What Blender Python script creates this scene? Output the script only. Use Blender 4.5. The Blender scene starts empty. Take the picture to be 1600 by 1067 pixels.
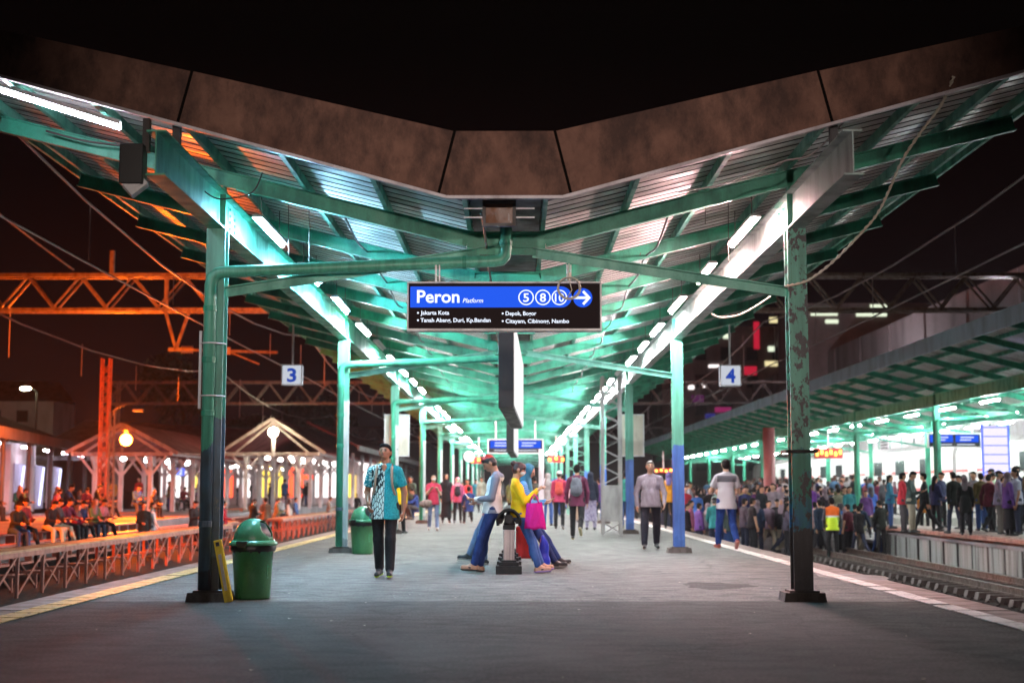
import bpy, math, random
import numpy as np
from mathutils import Vector, Matrix
R = math.radians
random.seed(7)
SC = bpy.context.scene
COL = SC.collection

# ------------------------------------------------------------------ camera
FPX = 2222.0                      # 50 mm on a 36 mm frame, 1600 px wide
CAMH = 1.13
TILT = math.atan(230.5 / FPX)
YAW = math.atan(6.0 / FPX)
cam_d = bpy.data.cameras.new("camera"); cam = bpy.data.objects.new("camera", cam_d); COL.objects.link(cam)
cam.location = (0, 0, CAMH); cam.rotation_euler = (R(90) + TILT, 0, YAW)
cam_d.lens = 50.0; cam_d.sensor_width = 36.0; cam_d.clip_start = 0.1; cam_d.clip_end = 2000
cam_d.dof.use_dof = True; cam_d.dof.focus_distance = 15.6; cam_d.dof.aperture_fstop = 1.5
cam_d.dof.aperture_blades = 9
SC.camera = cam
CM = Matrix.Translation(cam.location) @ cam.rotation_euler.to_matrix().to_4x4()

def at(px, py, Y):
    """world point seen at photograph pixel (px,py) at distance Y along the platform"""
    d = CM.to_3x3() @ Vector(((px - 800) / FPX, (533.5 - py) / FPX, -1))
    t = Y / d.y
    return Vector((d.x * t, Y, CAMH + d.z * t))
def on_z(px, py, z=0.0):
    d = CM.to_3x3() @ Vector(((px - 800) / FPX, (533.5 - py) / FPX, -1))
    t = (z - CAMH) / d.z
    return Vector((d.x * t, d.y * t, z))
def at_x(px, py, X):
    d = CM.to_3x3() @ Vector(((px - 800) / FPX, (533.5 - py) / FPX, -1))
    t = X / d.x
    return Vector((X, d.y * t, CAMH + d.z * t))

# ------------------------------------------------------------------ world: city night sky
W = bpy.data.worlds.new("World"); SC.world = W; W.use_nodes = True
nt = W.node_tree; nt.nodes.clear()
out = nt.nodes.new("ShaderNodeOutputWorld"); bg = nt.nodes.new("ShaderNodeBackground")
sky = nt.nodes.new("ShaderNodeTexSky"); sky.sky_type = 'NISHITA'; sky.sun_disc = False
sky.sun_elevation = R(-6); sky.sun_rotation = R(200)
tc = nt.nodes.new("ShaderNodeTexCoord"); sep = nt.nodes.new("ShaderNodeSeparateXYZ")
ramp = nt.nodes.new("ShaderNodeValToRGB")
ramp.color_ramp.elements[0].position = 0.0; ramp.color_ramp.elements[0].color = (0.0026, 0.0012, 0.0014, 1)
ramp.color_ramp.elements[1].position = 0.30; ramp.color_ramp.elements[1].color = (0.0004, 0.00025, 0.00025, 1)
e = ramp.color_ramp.elements.new(0.14); e.color = (0.0018, 0.0008, 0.0009, 1)
mix = nt.nodes.new("ShaderNodeMixRGB"); mix.blend_type = 'ADD'; mix.inputs[0].default_value = 0.002
nt.links.new(tc.outputs['Generated'], sep.inputs[0]); nt.links.new(sep.outputs[2], ramp.inputs[0])
nt.links.new(ramp.outputs[0], mix.inputs[1]); nt.links.new(sky.outputs[0], mix.inputs[2])
nt.links.new(mix.outputs[0], bg.inputs[0]); bg.inputs[1].default_value = 1.0
nt.links.new(bg.outputs[0], out.inputs[0])
SC.view_settings.view_transform = 'Standard'; SC.view_settings.look = 'None'
SC.view_settings.gamma = 1; SC.view_settings.exposure = 1.45; SC.view_settings.use_curve_mapping = False
SC.render.engine = 'CYCLES'
SC.cycles.use_denoising = True
SC.cycles.max_bounces = 5; SC.cycles.diffuse_bounces = 3; SC.cycles.glossy_bounces = 2
SC.cycles.transmission_bounces = 3; SC.cycles.volume_bounces = 0; SC.cycles.sample_clamp_indirect = 4.0
SC.cycles.caustics_reflective = False; SC.cycles.caustics_refractive = False

# ------------------------------------------------------------------ materials
MATS = {}
def nodes(m): return m.node_tree.nodes, m.node_tree.links
def base(name, col, rough=0.6, metal=0.0, emit=None, es=0.0, spec=0.5):
    if name in MATS: return MATS[name]
    m = bpy.data.materials.new(name); m.use_nodes = True; MATS[name] = m
    b = m.node_tree.nodes["Principled BSDF"]
    b.inputs['Base Color'].default_value = (*col, 1); b.inputs['Roughness'].default_value = rough
    b.inputs['Metallic'].default_value = metal; b.inputs['Specular IOR Level'].default_value = spec
    if emit:
        b.inputs['Emission Color'].default_value = (*emit, 1); b.inputs['Emission Strength'].default_value = es
    return m
def noise_node(m, scale, detail=4, coord='Object', rough=0.55, stretch=None):
    N, L = nodes(m)
    t = N.new("ShaderNodeTexCoord"); n = N.new("ShaderNodeTexNoise")
    n.inputs['Scale'].default_value = scale; n.inputs['Detail'].default_value = detail; n.inputs['Roughness'].default_value = rough
    if coord == 'World':
        g = N.new("ShaderNodeNewGeometry"); src = g.outputs['Position']
    else: src = t.outputs[coord]
    if stretch:
        mp = N.new("ShaderNodeMapping"); mp.inputs['Scale'].default_value = stretch
        L.new(src, mp.inputs[0]); src = mp.outputs[0]
    L.new(src, n.inputs['Vector']); return n
def ramp2(m, src, p0, c0, p1, c1, interp='LINEAR'):
    N, L = nodes(m)
    r = N.new("ShaderNodeValToRGB"); r.color_ramp.interpolation = interp
    r.color_ramp.elements[0].position = p0; r.color_ramp.elements[0].color = (*c0, 1)
    r.color_ramp.elements[1].position = p1; r.color_ramp.elements[1].color = (*c1, 1)
    L.new(src, r.inputs[0]); return r
def mixc(m, fac, a, b, mode='MIX'):
    N, L = nodes(m); x = N.new("ShaderNodeMixRGB"); x.blend_type = mode
    if isinstance(fac, float): x.inputs[0].default_value = fac
    else: L.new(fac, x.inputs[0])
    for i, v in ((1, a), (2, b)):
        if isinstance(v, tuple): x.inputs[i].default_value = (*v, 1)
        else: L.new(v, x.inputs[i])
    return x.outputs[0]
def bump(m, src, strength=0.3, dist=0.01):
    N, L = nodes(m); b = N.new("ShaderNodeBump"); b.inputs['Strength'].default_value = strength
    b.inputs['Distance'].default_value = dist; L.new(src, b.inputs['Height'])
    L.new(b.outputs[0], N["Principled BSDF"].inputs['Normal'])
def setc(m, out): nodes(m)[1].new(out, m.node_tree.nodes["Principled BSDF"].inputs['Base Color'])
def setr(m, out): nodes(m)[1].new(out, m.node_tree.nodes["Principled BSDF"].inputs['Roughness'])

def worn(name, col, dirt, scale=6, amt=(0.45, 0.7), rough=0.5, metal=0.0, bmp=0.15, chips=None, chipamt=0.62, spec=0.5, coord='World', stretch=(1, 1, .35)):
    """painted metal / plaster with streaky dirt and chipped patches"""
    if name in MATS: return MATS[name]
    m = base(name, col, rough, metal, spec=spec)
    n1 = noise_node(m, scale, 5, coord, stretch=stretch)
    r = ramp2(m, n1.outputs[0], amt[0], (0, 0, 0), amt[1], (1, 1, 1))
    c = mixc(m, r.outputs[0], col, dirt)
    n3 = noise_node(m, scale * 9, 3, coord)
    c = mixc(m, 0.22, c, n3.outputs[0], 'OVERLAY')
    if chips:
        n2 = noise_node(m, scale * 2.3, 8, coord, rough=0.7)
        r2 = ramp2(m, n2.outputs[0], chipamt, (0, 0, 0), chipamt + 0.015, (1, 1, 1))
        c = mixc(m, r2.outputs[0], c, chips)
    setc(m, c); bump(m, n3.outputs[0], bmp, 0.004)
    rr = ramp2(m, n1.outputs[0], 0.3, (rough - .12,) * 3, 0.75, (min(1, rough + .25),) * 3); setr(m, rr.outputs[0])
    return m

M = {}
M['teal'] = worn('teal_paint', (0.045, 0.36, 0.225), (0.03, 0.16, 0.11), 5, rough=0.42, chips=(0.12, 0.09, 0.07), chipamt=0.68)
M['teal_light'] = worn('pale_teal_paint', (0.13, 0.44, 0.33), (0.06, 0.24, 0.18), 4, rough=0.42, chips=(0.13, 0.1, 0.08), chipamt=0.7)
M['sheet'] = worn('galvanised_sheet', (0.62, 0.60, 0.58), (0.34, 0.30, 0.26), 1.6, rough=0.38, metal=0.15, bmp=0.08, stretch=(.4, 2.5, 1))
M['groove'] = worn('shaded_lap_steel', (0.05, 0.045, 0.042), (0.02, 0.018, 0.016), 4)  # dark shade of the recessed roof laps is put into this colour
M['dark_steel'] = worn('dark_steel', (0.035, 0.033, 0.034), (0.06, 0.04, 0.03), 6)
M['rust_steel'] = worn('rusty_gantry_steel', (0.30, 0.24, 0.19), (0.16, 0.08, 0.05), 7, chips=(0.1, 0.05, 0.03), chipamt=0.62)
M['gantry_dark'] = worn('weathered_gantry_steel', (0.13, 0.12, 0.12), (0.06, 0.05, 0.045), 7)
M['black'] = base('black_plastic', (0.012, 0.012, 0.013), 0.4)
M['blackpaint'] = worn('black_paint', (0.010, 0.010, 0.011), (0.022, 0.02, 0.018), 8, rough=0.5, spec=.25)
M['stainless'] = worn('brushed_stainless', (0.33, 0.28, 0.27), (0.16, 0.125, 0.12), 10, rough=0.42, metal=0.5, stretch=(3, 3, .1))
M['white'] = worn('white_paint', (0.72, 0.71, 0.72), (0.5, 0.46, 0.43), 5, rough=0.5)
M['cream'] = worn('cream_board', (0.66, 0.62, 0.52), (0.45, 0.41, 0.34), 5)
M['post_white'] = worn('white_timber', (0.62, 0.57, 0.60), (0.38, 0.33, 0.34), 3)
M['wood'] = worn('worn_timber', (0.40, 0.20, 0.09), (0.24, 0.11, 0.055), 3, rough=0.55, stretch=(1, 1, 1))
M['redsteel'] = worn('red_oxide_steel', (0.30, 0.08, 0.045), (0.17, 0.06, 0.045), 5, rough=0.5)
M['redroof'] = worn('red_roof_sheet', (0.27, 0.035, 0.035), (0.13, 0.022, 0.022), 1.5, rough=0.6)
M['darkroof'] = worn('dark_tiled_roof', (0.10, 0.035, 0.03), (0.05, 0.02, 0.02), 2, rough=0.7)
M['plaster'] = worn('pale_plaster', (0.62, 0.53, 0.55), (0.45, 0.36, 0.36), 1.2)
M['concrete'] = worn('stained_concrete', (0.30, 0.28, 0.26), (0.16, 0.145, 0.13), 1.6, rough=0.75, stretch=(1, 1, .25))
M['concrete_dark'] = worn('sooty_concrete', (0.22, 0.195, 0.20), (0.12, 0.105, 0.11), .5, rough=0.8, stretch=(1, 1, .3))
M['coping'] = worn('coping_stone', (0.30, 0.23, 0.20), (0.17, 0.12, 0.10), 4, rough=0.7, stretch=(1, 1, 1))
M['red_coping'] = worn('red_coping', (0.36, 0.16, 0.12), (0.2, 0.09, 0.07), 4, rough=0.7)
M['wallpanel'] = worn('platform_wall', (0.27, 0.28, 0.265), (0.06, 0.058, 0.05), 3.0, amt=(0.48, 0.72), rough=0.75, stretch=(1, 2.5, .15))
M['blueeave'] = worn('pale_blue_fascia', (0.50, 0.62, 0.76), (0.36, 0.44, 0.54), 2)
M['rail'] = worn('rail_steel', (0.10, 0.07, 0.055), (0.05, 0.03, 0.022), 9, metal=0.3, rough=0.4)
M['sleeper'] = worn('sleeper_concrete', (0.10, 0.085, 0.075), (0.05, 0.04, 0.035), 5, rough=0.85)
M['ballast'] = worn('ballast_stone', (0.034, 0.029, 0.026), (0.015, 0.012, 0.011), 9, rough=0.95, spec=.1, bmp=.6, stretch=(1, 1, 1))
M['yellow'] = worn('yellow_plastic', (0.9, 0.66, 0.03), (0.7, 0.48, 0.03), 12, rough=0.4)
M['green_bin'] = worn('green_plastic', (0.050, 0.21, 0.075), (0.035, 0.14, 0.055), 6, rough=0.33, bmp=.05, coord='Object')
M['green_lid'] = worn('green_plastic_lid', (0.085, 0.31, 0.16), (0.06, 0.23, 0.12), 6, rough=0.22, bmp=.03, coord='Object')
M['insul'] = base('insulator_ceramic', (0.45, 0.36, 0.30), 0.3)
M['cablewhite'] = base('white_cable', (0.68, 0.62, 0.50), 0.5)
M['wire'] = base('wire', (0.09, 0.07, 0.065), 0.5, 0.4)
M['wire_pale'] = base('pale_wire', (0.35, 0.3, 0.3), 0.45, 0.4)
M['trunk'] = worn('bark', (0.09, 0.06, 0.04), (0.05, 0.035, 0.025), 6)
M['leaf'] = worn('foliage', (0.045, 0.06, 0.03), (0.025, 0.03, 0.018), 3)

# peeling fascia boards
m = base('fascia_board', (0.2, 0.13, 0.1), 0.75)
n = noise_node(m, 1.5, 10, 'World', .66, (1, 1, .8)); r = ramp2(m, n.outputs[0], .36, (0.085, 0.034, 0.022), .64, (0.235, 0.115, 0.078))
n2 = noise_node(m, 2.6, 9, 'World', .7, (1, 1, .55)); r2 = ramp2(m, n2.outputs[0], .40, (0.28, 0.24, 0.24), .56, (1, 1, 1))
setc(m, mixc(m, .85, r.outputs[0], r2.outputs[0], 'MULTIPLY')); bump(m, n.outputs[0], .5, .01); M['fascia'] = m

# platform asphalt
m = base('platform_asphalt', (0.1, 0.1, 0.1), 0.85, spec=.22)
nb = noise_node(m, 0.55, 6, 'World', .6); nm = noise_node(m, 4, 8, 'World', .68, (.7, 1.1, 1)); nf = noise_node(m, 38, 7, 'World', .8)
ra = ramp2(m, nb.outputs[0], .32, (0.170, 0.176, 0.160), .66, (0.272, 0.28, 0.257))
rb = ramp2(m, nm.outputs[0], .38, (0.5, 0.5, 0.5), .60, (1, 1, 1))
rc = ramp2(m, nf.outputs[0], .40, (0.25, 0.25, 0.25), .60, (1.3, 1.3, 1.3))
c = mixc(m, .9, ra.outputs[0], rb.outputs[0], 'MULTIPLY'); c = mixc(m, .9, c, rc.outputs[0], 'MULTIPLY')
N, L = nodes(m); vo = N.new("ShaderNodeTexVoronoi"); vo.feature = 'DISTANCE_TO_EDGE'; vo.inputs['Scale'].default_value = .33
g = N.new("ShaderNodeNewGeometry"); wn = noise_node(m, 2.2, 5, 'World', .7)
c2 = mixc(m, .35, g.outputs['Position'], wn.outputs[1], 'ADD'); L.new(c2, vo.inputs['Vector'])
cr = ramp2(m, vo.outputs['Distance'], .0, (0.45, 0.45, 0.45), .008, (1, 1, 1)); c = mixc(m, .7, c, cr.outputs[0], 'MULTIPLY')
setc(m, c); bump(m, nf.outputs[0], .55, .006)
rr = ramp2(m, nb.outputs[0], .3, (.74, .74, .74), .7, (.92, .92, .92)); setr(m, rr.outputs[0]); M['asphalt'] = m
# darker asphalt toward the camera; foreground dimness is put into its colour too
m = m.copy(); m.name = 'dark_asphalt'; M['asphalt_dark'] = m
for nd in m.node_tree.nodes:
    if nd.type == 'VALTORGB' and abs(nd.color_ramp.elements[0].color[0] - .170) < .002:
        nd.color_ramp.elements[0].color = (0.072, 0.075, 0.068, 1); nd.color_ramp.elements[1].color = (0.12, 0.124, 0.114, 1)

def worn_paint_line(name, col, under, thr):
    m = base(name, col, 0.55); n = noise_node(m, 14, 8, 'World', .7)
    r = ramp2(m, n.outputs[0], thr, (0, 0, 0), thr + .1, (1, 1, 1)); setc(m, mixc(m, r.outputs[0], col, under)); return m
M['line_yellow'] = worn_paint_line('worn_yellow_line', (0.75, 0.55, 0.24), (0.3, 0.2, 0.12), .52)
M['line_white'] = worn_paint_line('worn_white_line', (0.75, 0.72, 0.66), (0.28, 0.25, 0.22), .55)

# column paints: lower paint, graffiti and painted-in glare are bands of their own (object z)
def column_mat(name, top, low, zc, chips, chipamt, foot=(0.05, 0.05, 0.055), zf=0.25):
    m = base(name, top, 0.42); N, L = nodes(m)
    g = N.new("ShaderNodeNewGeometry"); s = N.new("ShaderNodeSeparateXYZ"); L.new(g.outputs['Position'], s.inputs[0])
    n = noise_node(m, 7, 8, 'World', .7); ad = N.new("ShaderNodeMath"); ad.operation = 'MULTIPLY_ADD'
    L.new(n.outputs[0], ad.inputs[0]); ad.inputs[1].default_value = .5; L.new(s.outputs[2], ad.inputs[2])
    def band(z):
        k = N.new("ShaderNodeMath"); k.operation = 'GREATER_THAN'; L.new(ad.outputs[0], k.inputs[0]); k.inputs[1].default_value = z + .25; return k.outputs[0]
    nn = noise_node(m, 2.5, 5, 'World', .6); lowv = ramp2(m, nn.outputs[0], .35, low[0], .62, low[1])
    c = mixc(m, band(zc), lowv.outputs[0], top); c = mixc(m, band(zf), foot, c)
    n2 = noise_node(m, 11, 9, 'World', .72, (1, 1, .6)); r2 = ramp2(m, n2.outputs[0], chipamt, (0, 0, 0), chipamt + .012, (1, 1, 1))
    c = mixc(m, r2.outputs[0], c, chips)
    n3 = noise_node(m, 5, 5, 'World', .6, (3, 3, .3)); r3 = ramp2(m, n3.outputs[0], .35, (.55, .55, .55), .62, (1, 1, 1))
    c = mixc(m, .8, c, r3.outputs[0], 'MULTIPLY'); setc(m, c); bump(m, n2.outputs[0], .35, .004); return m
M['col_near_left'] = column_mat('column_grey_foot', (0.14, 0.46, 0.36), ((0.10, 0.13, 0.145), (0.11, 0.20, 0.30)), 1.85, (0.2, 0.22, 0.2), .63, foot=(.065, .07, .075), zf=.45)
M['col_near_right'] = column_mat('column_graffiti', (0.13, 0.44, 0.33), ((0.03, 0.13, 0.45), (0.03, 0.26, 0.17)), 1.52, (0.055, 0.05, 0.055), .525, foot=(.045, .04, .045), zf=.72)
M['col_white_lit'] = column_mat('column_white_lit_foot', (0.10, 0.42, 0.30), ((0.62, 0.64, 0.63), (0.74, 0.75, 0.74)), 2.75, (0.16, 0.14, 0.12), .69, foot=(.4, .4, .4))  # lower white is carried higher to put the flange's overexposed light into colour
M['col_blue'] = column_mat('column_blue_foot', (0.10, 0.42, 0.30), ((0.04, 0.15, 0.50), (0.06, 0.19, 0.58)), 1.9, (0.16, 0.14, 0.12), .70, foot=(.04, .14, .46))
M['pipe'] = column_mat('downpipe_paint', (0.11, 0.47, 0.32), ((0.085, 0.11, 0.12), (0.09, 0.17, 0.25)), 1.55, (0.25, 0.27, 0.25), .70, zf=.3)

def emis(name, col, s):
    m = bpy.data.materials.new(name); m.use_nodes = True; N, L = nodes(m); N.clear()
    o = N.new("ShaderNodeOutputMaterial"); e = N.new("ShaderNodeEmission")
    e.inputs[0].default_value = (*col, 1); e.inputs[1].default_value = s; L.new(e.outputs[0], o.inputs[0]); M[name] = m; return m

# ------------------------------------------------------------------ mesh helpers
class MB:
    def __init__(s): s.v = []; s.f = []; s.mi = []; s.cur = 0
    def add(s, vs, fs):
        o = len(s.v); s.v += [tuple(v) for v in vs]; s.f += [tuple(i + o for i in f) for f in fs]; s.mi += [s.cur] * len(fs); return s
    def box(s, c, d, rz=0.0, taper=1.0):
        cx, cy, cz = c; x, y, z = d[0] / 2, d[1] / 2, d[2] / 2; co, si = math.cos(rz), math.sin(rz); vs = []
        for dz in (-1, 1):
            k = taper if dz > 0 else 1
            for dx, dy in ((-1, -1), (1, -1), (1, 1), (-1, 1)):
                a, b = dx * x * k, dy * y * k; vs.append((cx + a * co - b * si, cy + a * si + b * co, cz + dz * z))
        return s.add(vs, [(3, 2, 1, 0), (4, 5, 6, 7), (0, 1, 5, 4), (1, 2, 6, 5), (2, 3, 7, 6), (3, 0, 4, 7)])
    def bar(s, a, b, w, h, up=(0, 0, 1)):
        a, b = Vector(a), Vector(b); d = (b - a).normalized(); up = Vector(up)
        if abs(d.dot(up)) > .98: up = Vector((0, 1, 0))
        r = d.cross(up).normalized(); u = r.cross(d)
        vs = [p + r * i * w / 2 + u * j * h / 2 for p in (a, b) for i, j in ((-1, -1), (1, -1), (1, 1), (-1, 1))]
        return s.add(vs, [(0, 1, 2, 3), (7, 6, 5, 4), (0, 4, 5, 1), (1, 5, 6, 2), (2, 6, 7, 3), (3, 7, 4, 0)])
    def ibeam(s, a, b, w, h, t=0.012, tw=0.01, up=(0, 0, 1)):
        a, b = Vector(a), Vector(b); d = (b - a).normalized(); up = Vector(up)
        if abs(d.dot(up)) > .98: up = Vector((0, 1, 0))
        r = d.cross(up).normalized(); u = r.cross(d)
        P = [(-w/2, -h/2), (w/2, -h/2), (w/2, -h/2+t), (tw/2, -h/2+t), (tw/2, h/2-t), (w/2, h/2-t), (w/2, h/2), (-w/2, h/2), (-w/2, h/2-t), (-tw/2, h/2-t), (-tw/2, -h/2+t), (-w/2, -h/2+t)]
        vs = [p + r * x + u * y for p in (a, b) for x, y in P]
        fs = [(i, i + 12, (i + 1) % 12 + 12, (i + 1) % 12) for i in range(12)]
        for o, fl in ((0, 0), (12, 1)):
            for q in ((0, 1, 2, 11), (11, 2, 3, 10), (10, 3, 4, 9), (9, 4, 5, 8), (8, 5, 6, 7)):
                q = tuple(i + o for i in q); fs.append(q if not fl else q[::-1])
        return s.add(vs, fs)
    def tube(s, pts, r, n=10, caps=True, rs=None):
        pts = [Vector(p) for p in pts]; o = []; vs = []; prev = None
        for i, p in enumerate(pts):
            d = (pts[min(i + 1, len(pts) - 1)] - pts[max(i - 1, 0)]).normalized()
            if prev is None:
                a = Vector((0, 0, 1)) if abs(d.z) < .9 else Vector((1, 0, 0)); x = d.cross(a).normalized()
            else: x = (prev - d * prev.dot(d)).normalized()
            prev = x; y = d.cross(x); rr = rs[i] if rs else r
            vs += [p + (x * math.cos(2 * math.pi * k / n) + y * math.sin(2 * math.pi * k / n)) * rr for k in range(n)]
        fs = [(i * n + k, i * n + (k + 1) % n, (i + 1) * n + (k + 1) % n, (i + 1) * n + k) for i in range(len(pts) - 1) for k in range(n)]
        if caps: fs += [tuple(range(n))[::-1], tuple(range((len(pts) - 1) * n, len(pts) * n))]
        return s.add(vs, fs)
    def lathe(s, c, prof, n=24, closed=False):
        vs = [(c[0] + r * math.cos(2 * math.pi * k / n), c[1] + r * math.sin(2 * math.pi * k / n), c[2] + z) for r, z in prof for k in range(n)]
        fs = [(i * n + k, i * n + (k + 1) % n, (i + 1) * n + (k + 1) % n, (i + 1) * n + k) for i in range(len(prof) - 1) for k in range(n)]
        return s.add(vs, fs)
    def prism(s, poly, off):
        """planar polygon extruded by vector off"""
        n = len(poly); a = [Vector(p) for p in poly]; b = [p + Vector(off) for p in a]
        return s.add(a + b, [tuple(range(n))[::-1], tuple(range(n, 2 * n))] + [(i, (i + 1) % n, (i + 1) % n + n, i + n) for i in range(n)])
    def quad(s, a, b, c, d): return s.add([a, b, c, d], [(0, 1, 2, 3)])
    def sphere(s, c, r, nu=12, nv=8, sc=(1, 1, 1)):
        vs = []; 
        for j in range(nv + 1):
            th = math.pi * j / nv
            for i in range(nu):
                ph = 2 * math.pi * i / nu; vs.append((c[0] + r * sc[0] * math.sin(th) * math.cos(ph), c[1] + r * sc[1] * math.sin(th) * math.sin(ph), c[2] + r * sc[2] * math.cos(th)))
        return s.add(vs, [(j * nu + i, (j + 1) * nu + i, (j + 1) * nu + (i + 1) % nu, j * nu + (i + 1) % nu) for j in range(nv) for i in range(nu)])
    def mesh(s, name, mats, smooth=False):
        me = bpy.data.meshes.new(name); me.from_pydata(s.v, [], s.f)
        for mm in (mats if isinstance(mats, (list, tuple)) else [mats]): me.materials.append(mm)
        me.polygons.foreach_set('material_index', s.mi)
        if smooth: me.polygons.foreach_set('use_smooth', [True] * len(s.f))
        me.update(); return me
    def build(s, name, mats, parent=None, smooth=False, bevel=0):
        o = bpy.data.objects.new(name, s.mesh(name, mats, smooth)); COL.objects.link(o)
        if parent is not None: o.parent = parent
        if bevel:
            b = o.modifiers.new("bevel", 'BEVEL'); b.width = bevel; b.segments = 2; b.limit_method = 'ANGLE'; b.angle_limit = R(40)
        return o
def tag(o, label=None, cat=None, group=None, kind=None):
    if label: o['label'] = label
    if cat: o['category'] = cat
    if group: o['group'] = group
    if kind: o['kind'] = kind
    return o
def empty(name, loc=(0, 0, 0), rz=0.0, label=None, cat=None, group=None):
    o = bpy.data.objects.new(name, None); COL.objects.link(o); o.location = loc; o.rotation_euler = (0, 0, rz)
    o.empty_display_size = .2; return tag(o, label, cat, group)
def inst(name, me, parent=None, loc=(0, 0, 0), rot=(0, 0, 0), sc=(1, 1, 1)):
    o = bpy.data.objects.new(name, me); COL.objects.link(o); o.parent = parent; o.location = loc; o.rotation_euler = rot; o.scale = sc; return o
def copy_tree(src, loc=None, parent=None, rz=None):
    c = src.copy(); COL.objects.link(c); c.parent = parent
    if loc is not None: c.location = loc
    if rz is not None: c.rotation_euler = (0, 0, rz)
    for ch in list(src.children): copy_tree(ch, None, c)
    return c
def struct(o): o['kind'] = 'structure'; return o
ORD = ['first', 'second', 'third', 'fourth', 'fifth', 'sixth', 'seventh', 'eighth', 'ninth', 'tenth', 'eleventh', 'twelfth', 'thirteenth', 'fourteenth', 'fifteenth', 'sixteenth', 'seventeenth', 'eighteenth', 'nineteenth', 'twentieth']
def text(name, s, size, mat, parent, loc, rot=(R(90), 0, 0), off=0.0, shear=0.0, align='LEFT', ext=0.001, sx=1.0):
    cu = bpy.data.curves.new(name, 'FONT'); cu.body = s; cu.size = size; cu.offset = off; cu.shear = shear; cu.align_x = align; cu.extrude = ext; cu.resolution_u = 3
    cu.align_y = 'BOTTOM_BASELINE'
    o = bpy.data.objects.new(name, cu); me = bpy.data.meshes.new_from_object(o); bpy.data.objects.remove(o)
    me.materials.clear(); me.materials.append(mat)
    o = bpy.data.objects.new(name, me); COL.objects.link(o); o.parent = parent; o.location = loc; o.rotation_euler = rot; o.scale = (sx, 1, 1); return o
# ------------------------------------------------------------------ layout constants
XC = -0.10                 # centre line of the platform canopy
XL, XR = -4.95, 4.63       # platform edges
GZ = -0.92                 # trackbed level
FR0, BAY = 14.7, 11.0      # first frame, bay length
FRONT, BACK = 12.7, 147.0

# ------------------------------------------------------------------ ground and platforms
b = MB(); b.quad((-600, -60, GZ), (600, -60, GZ), (600, 1200, GZ), (-600, 1200, GZ)); struct(b.build('ground', M['ballast']))
b = MB(); b.box(((XL + XR) / 2, 72, -.48), (XR - XL - .9, 184, .88)); struct(b.build('platform_slab', M['concrete']))
# top sheets: dark apron near the camera, older surface behind, edge strips
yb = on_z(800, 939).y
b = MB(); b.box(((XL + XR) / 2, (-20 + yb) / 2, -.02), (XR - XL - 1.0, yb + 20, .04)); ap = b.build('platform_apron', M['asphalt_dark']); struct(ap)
b = MB(); b.box(((XL + XR) / 2, (yb + 164) / 2, -.02), (XR - XL - 1.0, 164 - yb, .04)); struct(b.build('platform_surface', M['asphalt']))
edge = {}
for side, nm in ((-1, 'platform_edge'), (1, 'platform_edge')):
    x0 = XL if side < 0 else XR
    root = empty(nm, (x0, 0, 0)); struct(root); edge[side] = root
    xi = x0 - side * .5
    # coping pavers, one stone each metre and a half near, long run beyond
    m1 = MB(); m1.box((0, .74, -.06), (.485, 1.47, .12)); me = m1.mesh('paver', M['coping'])
    for k in range(64):
        inst('paver', me, root, (-side * .245, -6 + k * 1.5, .004 + .003 * math.sin(k * 7.3)), (0, 0, .002 * math.sin(k * 3.1)))
    m1 = MB(); m1.box((-side * .245, 127, -.058), (.485, 74, .12)); tag(m1.build('far_paver_strip', M['coping'], root), kind='stuff')
    m1 = MB(); m1.box((-side * .15, 72, -.5), (.12, 184, .8)); m1.build('edge_wall', M['concrete'], root)
# worn edge lines, painted in dashes of tile
for side, X, w, mt, nm in ((-1, -4.46, .25, 'line_yellow', 'yellow_edge_line'), (1, 4.15, .2, 'line_white', 'white_edge_line')):
    m1 = MB(); y = -2.0
    while y < 120:
        L_ = .42 if side < 0 else .55
        m1.box((X + .006 * math.sin(y * 5), y + L_ / 2, .012), (w, L_, .006)); y += L_ + (.05 if random.random() < .75 else .16)
    o = m1.build(nm, M[mt]); struct(o)
# worn patch of bare concrete beside right column
for (px, py, sx, sy, mt, nm) in ((1335, 903, .75, 1.3, 'concrete', 'surface_patch'),):
    p = on_z(px, py); m1 = MB(); poly = []
    for k in range(26):
        a = k / 26 * 2 * math.pi; rr = 1 + .22 * math.sin(3 * a + 1) + .12 * math.sin(7 * a) + .05 * math.sin(13 * a)
        poly.append((p.x + sx * rr * math.cos(a) * .5, p.y + sy * rr * math.sin(a) * .9, .0045))
    m1.add(poly, [tuple(range(26))]); struct(m1.build(nm, M[mt]))


rl = random.Random(3)
for (px, py, sx, sy) in ((1120, 915, .8, 1.2),):
    p = on_z(px, py); m1 = MB(); poly = []
    for k in range(30):
        a = k / 30 * 2 * math.pi; rr = .5 + .07 * math.sin(3 * a + px) + .05 * math.sin(8 * a + py) + .02 * math.sin(17 * a)
        poly.append((p.x + sx * rr * math.cos(a), p.y + sy * rr * math.sin(a), .0045))
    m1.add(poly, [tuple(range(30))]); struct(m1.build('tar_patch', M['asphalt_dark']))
m1 = MB()
for k in range(46):
    x, y = rl.uniform(-4, 3.8), rl.uniform(8.5, 26); s = rl.uniform(.006, .02); a = rl.uniform(0, 3)
    m1.add([(x + s * math.cos(a + t * 1.57), y + s * rl.uniform(.5, 1.3) * math.sin(a + t * 1.57), .008 + .004 * (t % 2)) for t in range(4)], [(0, 1, 2, 3)])
tag(m1.build('litter_specks', M['cream']), 'tiny pale scraps of litter on the asphalt', 'litter', kind='stuff')

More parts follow.
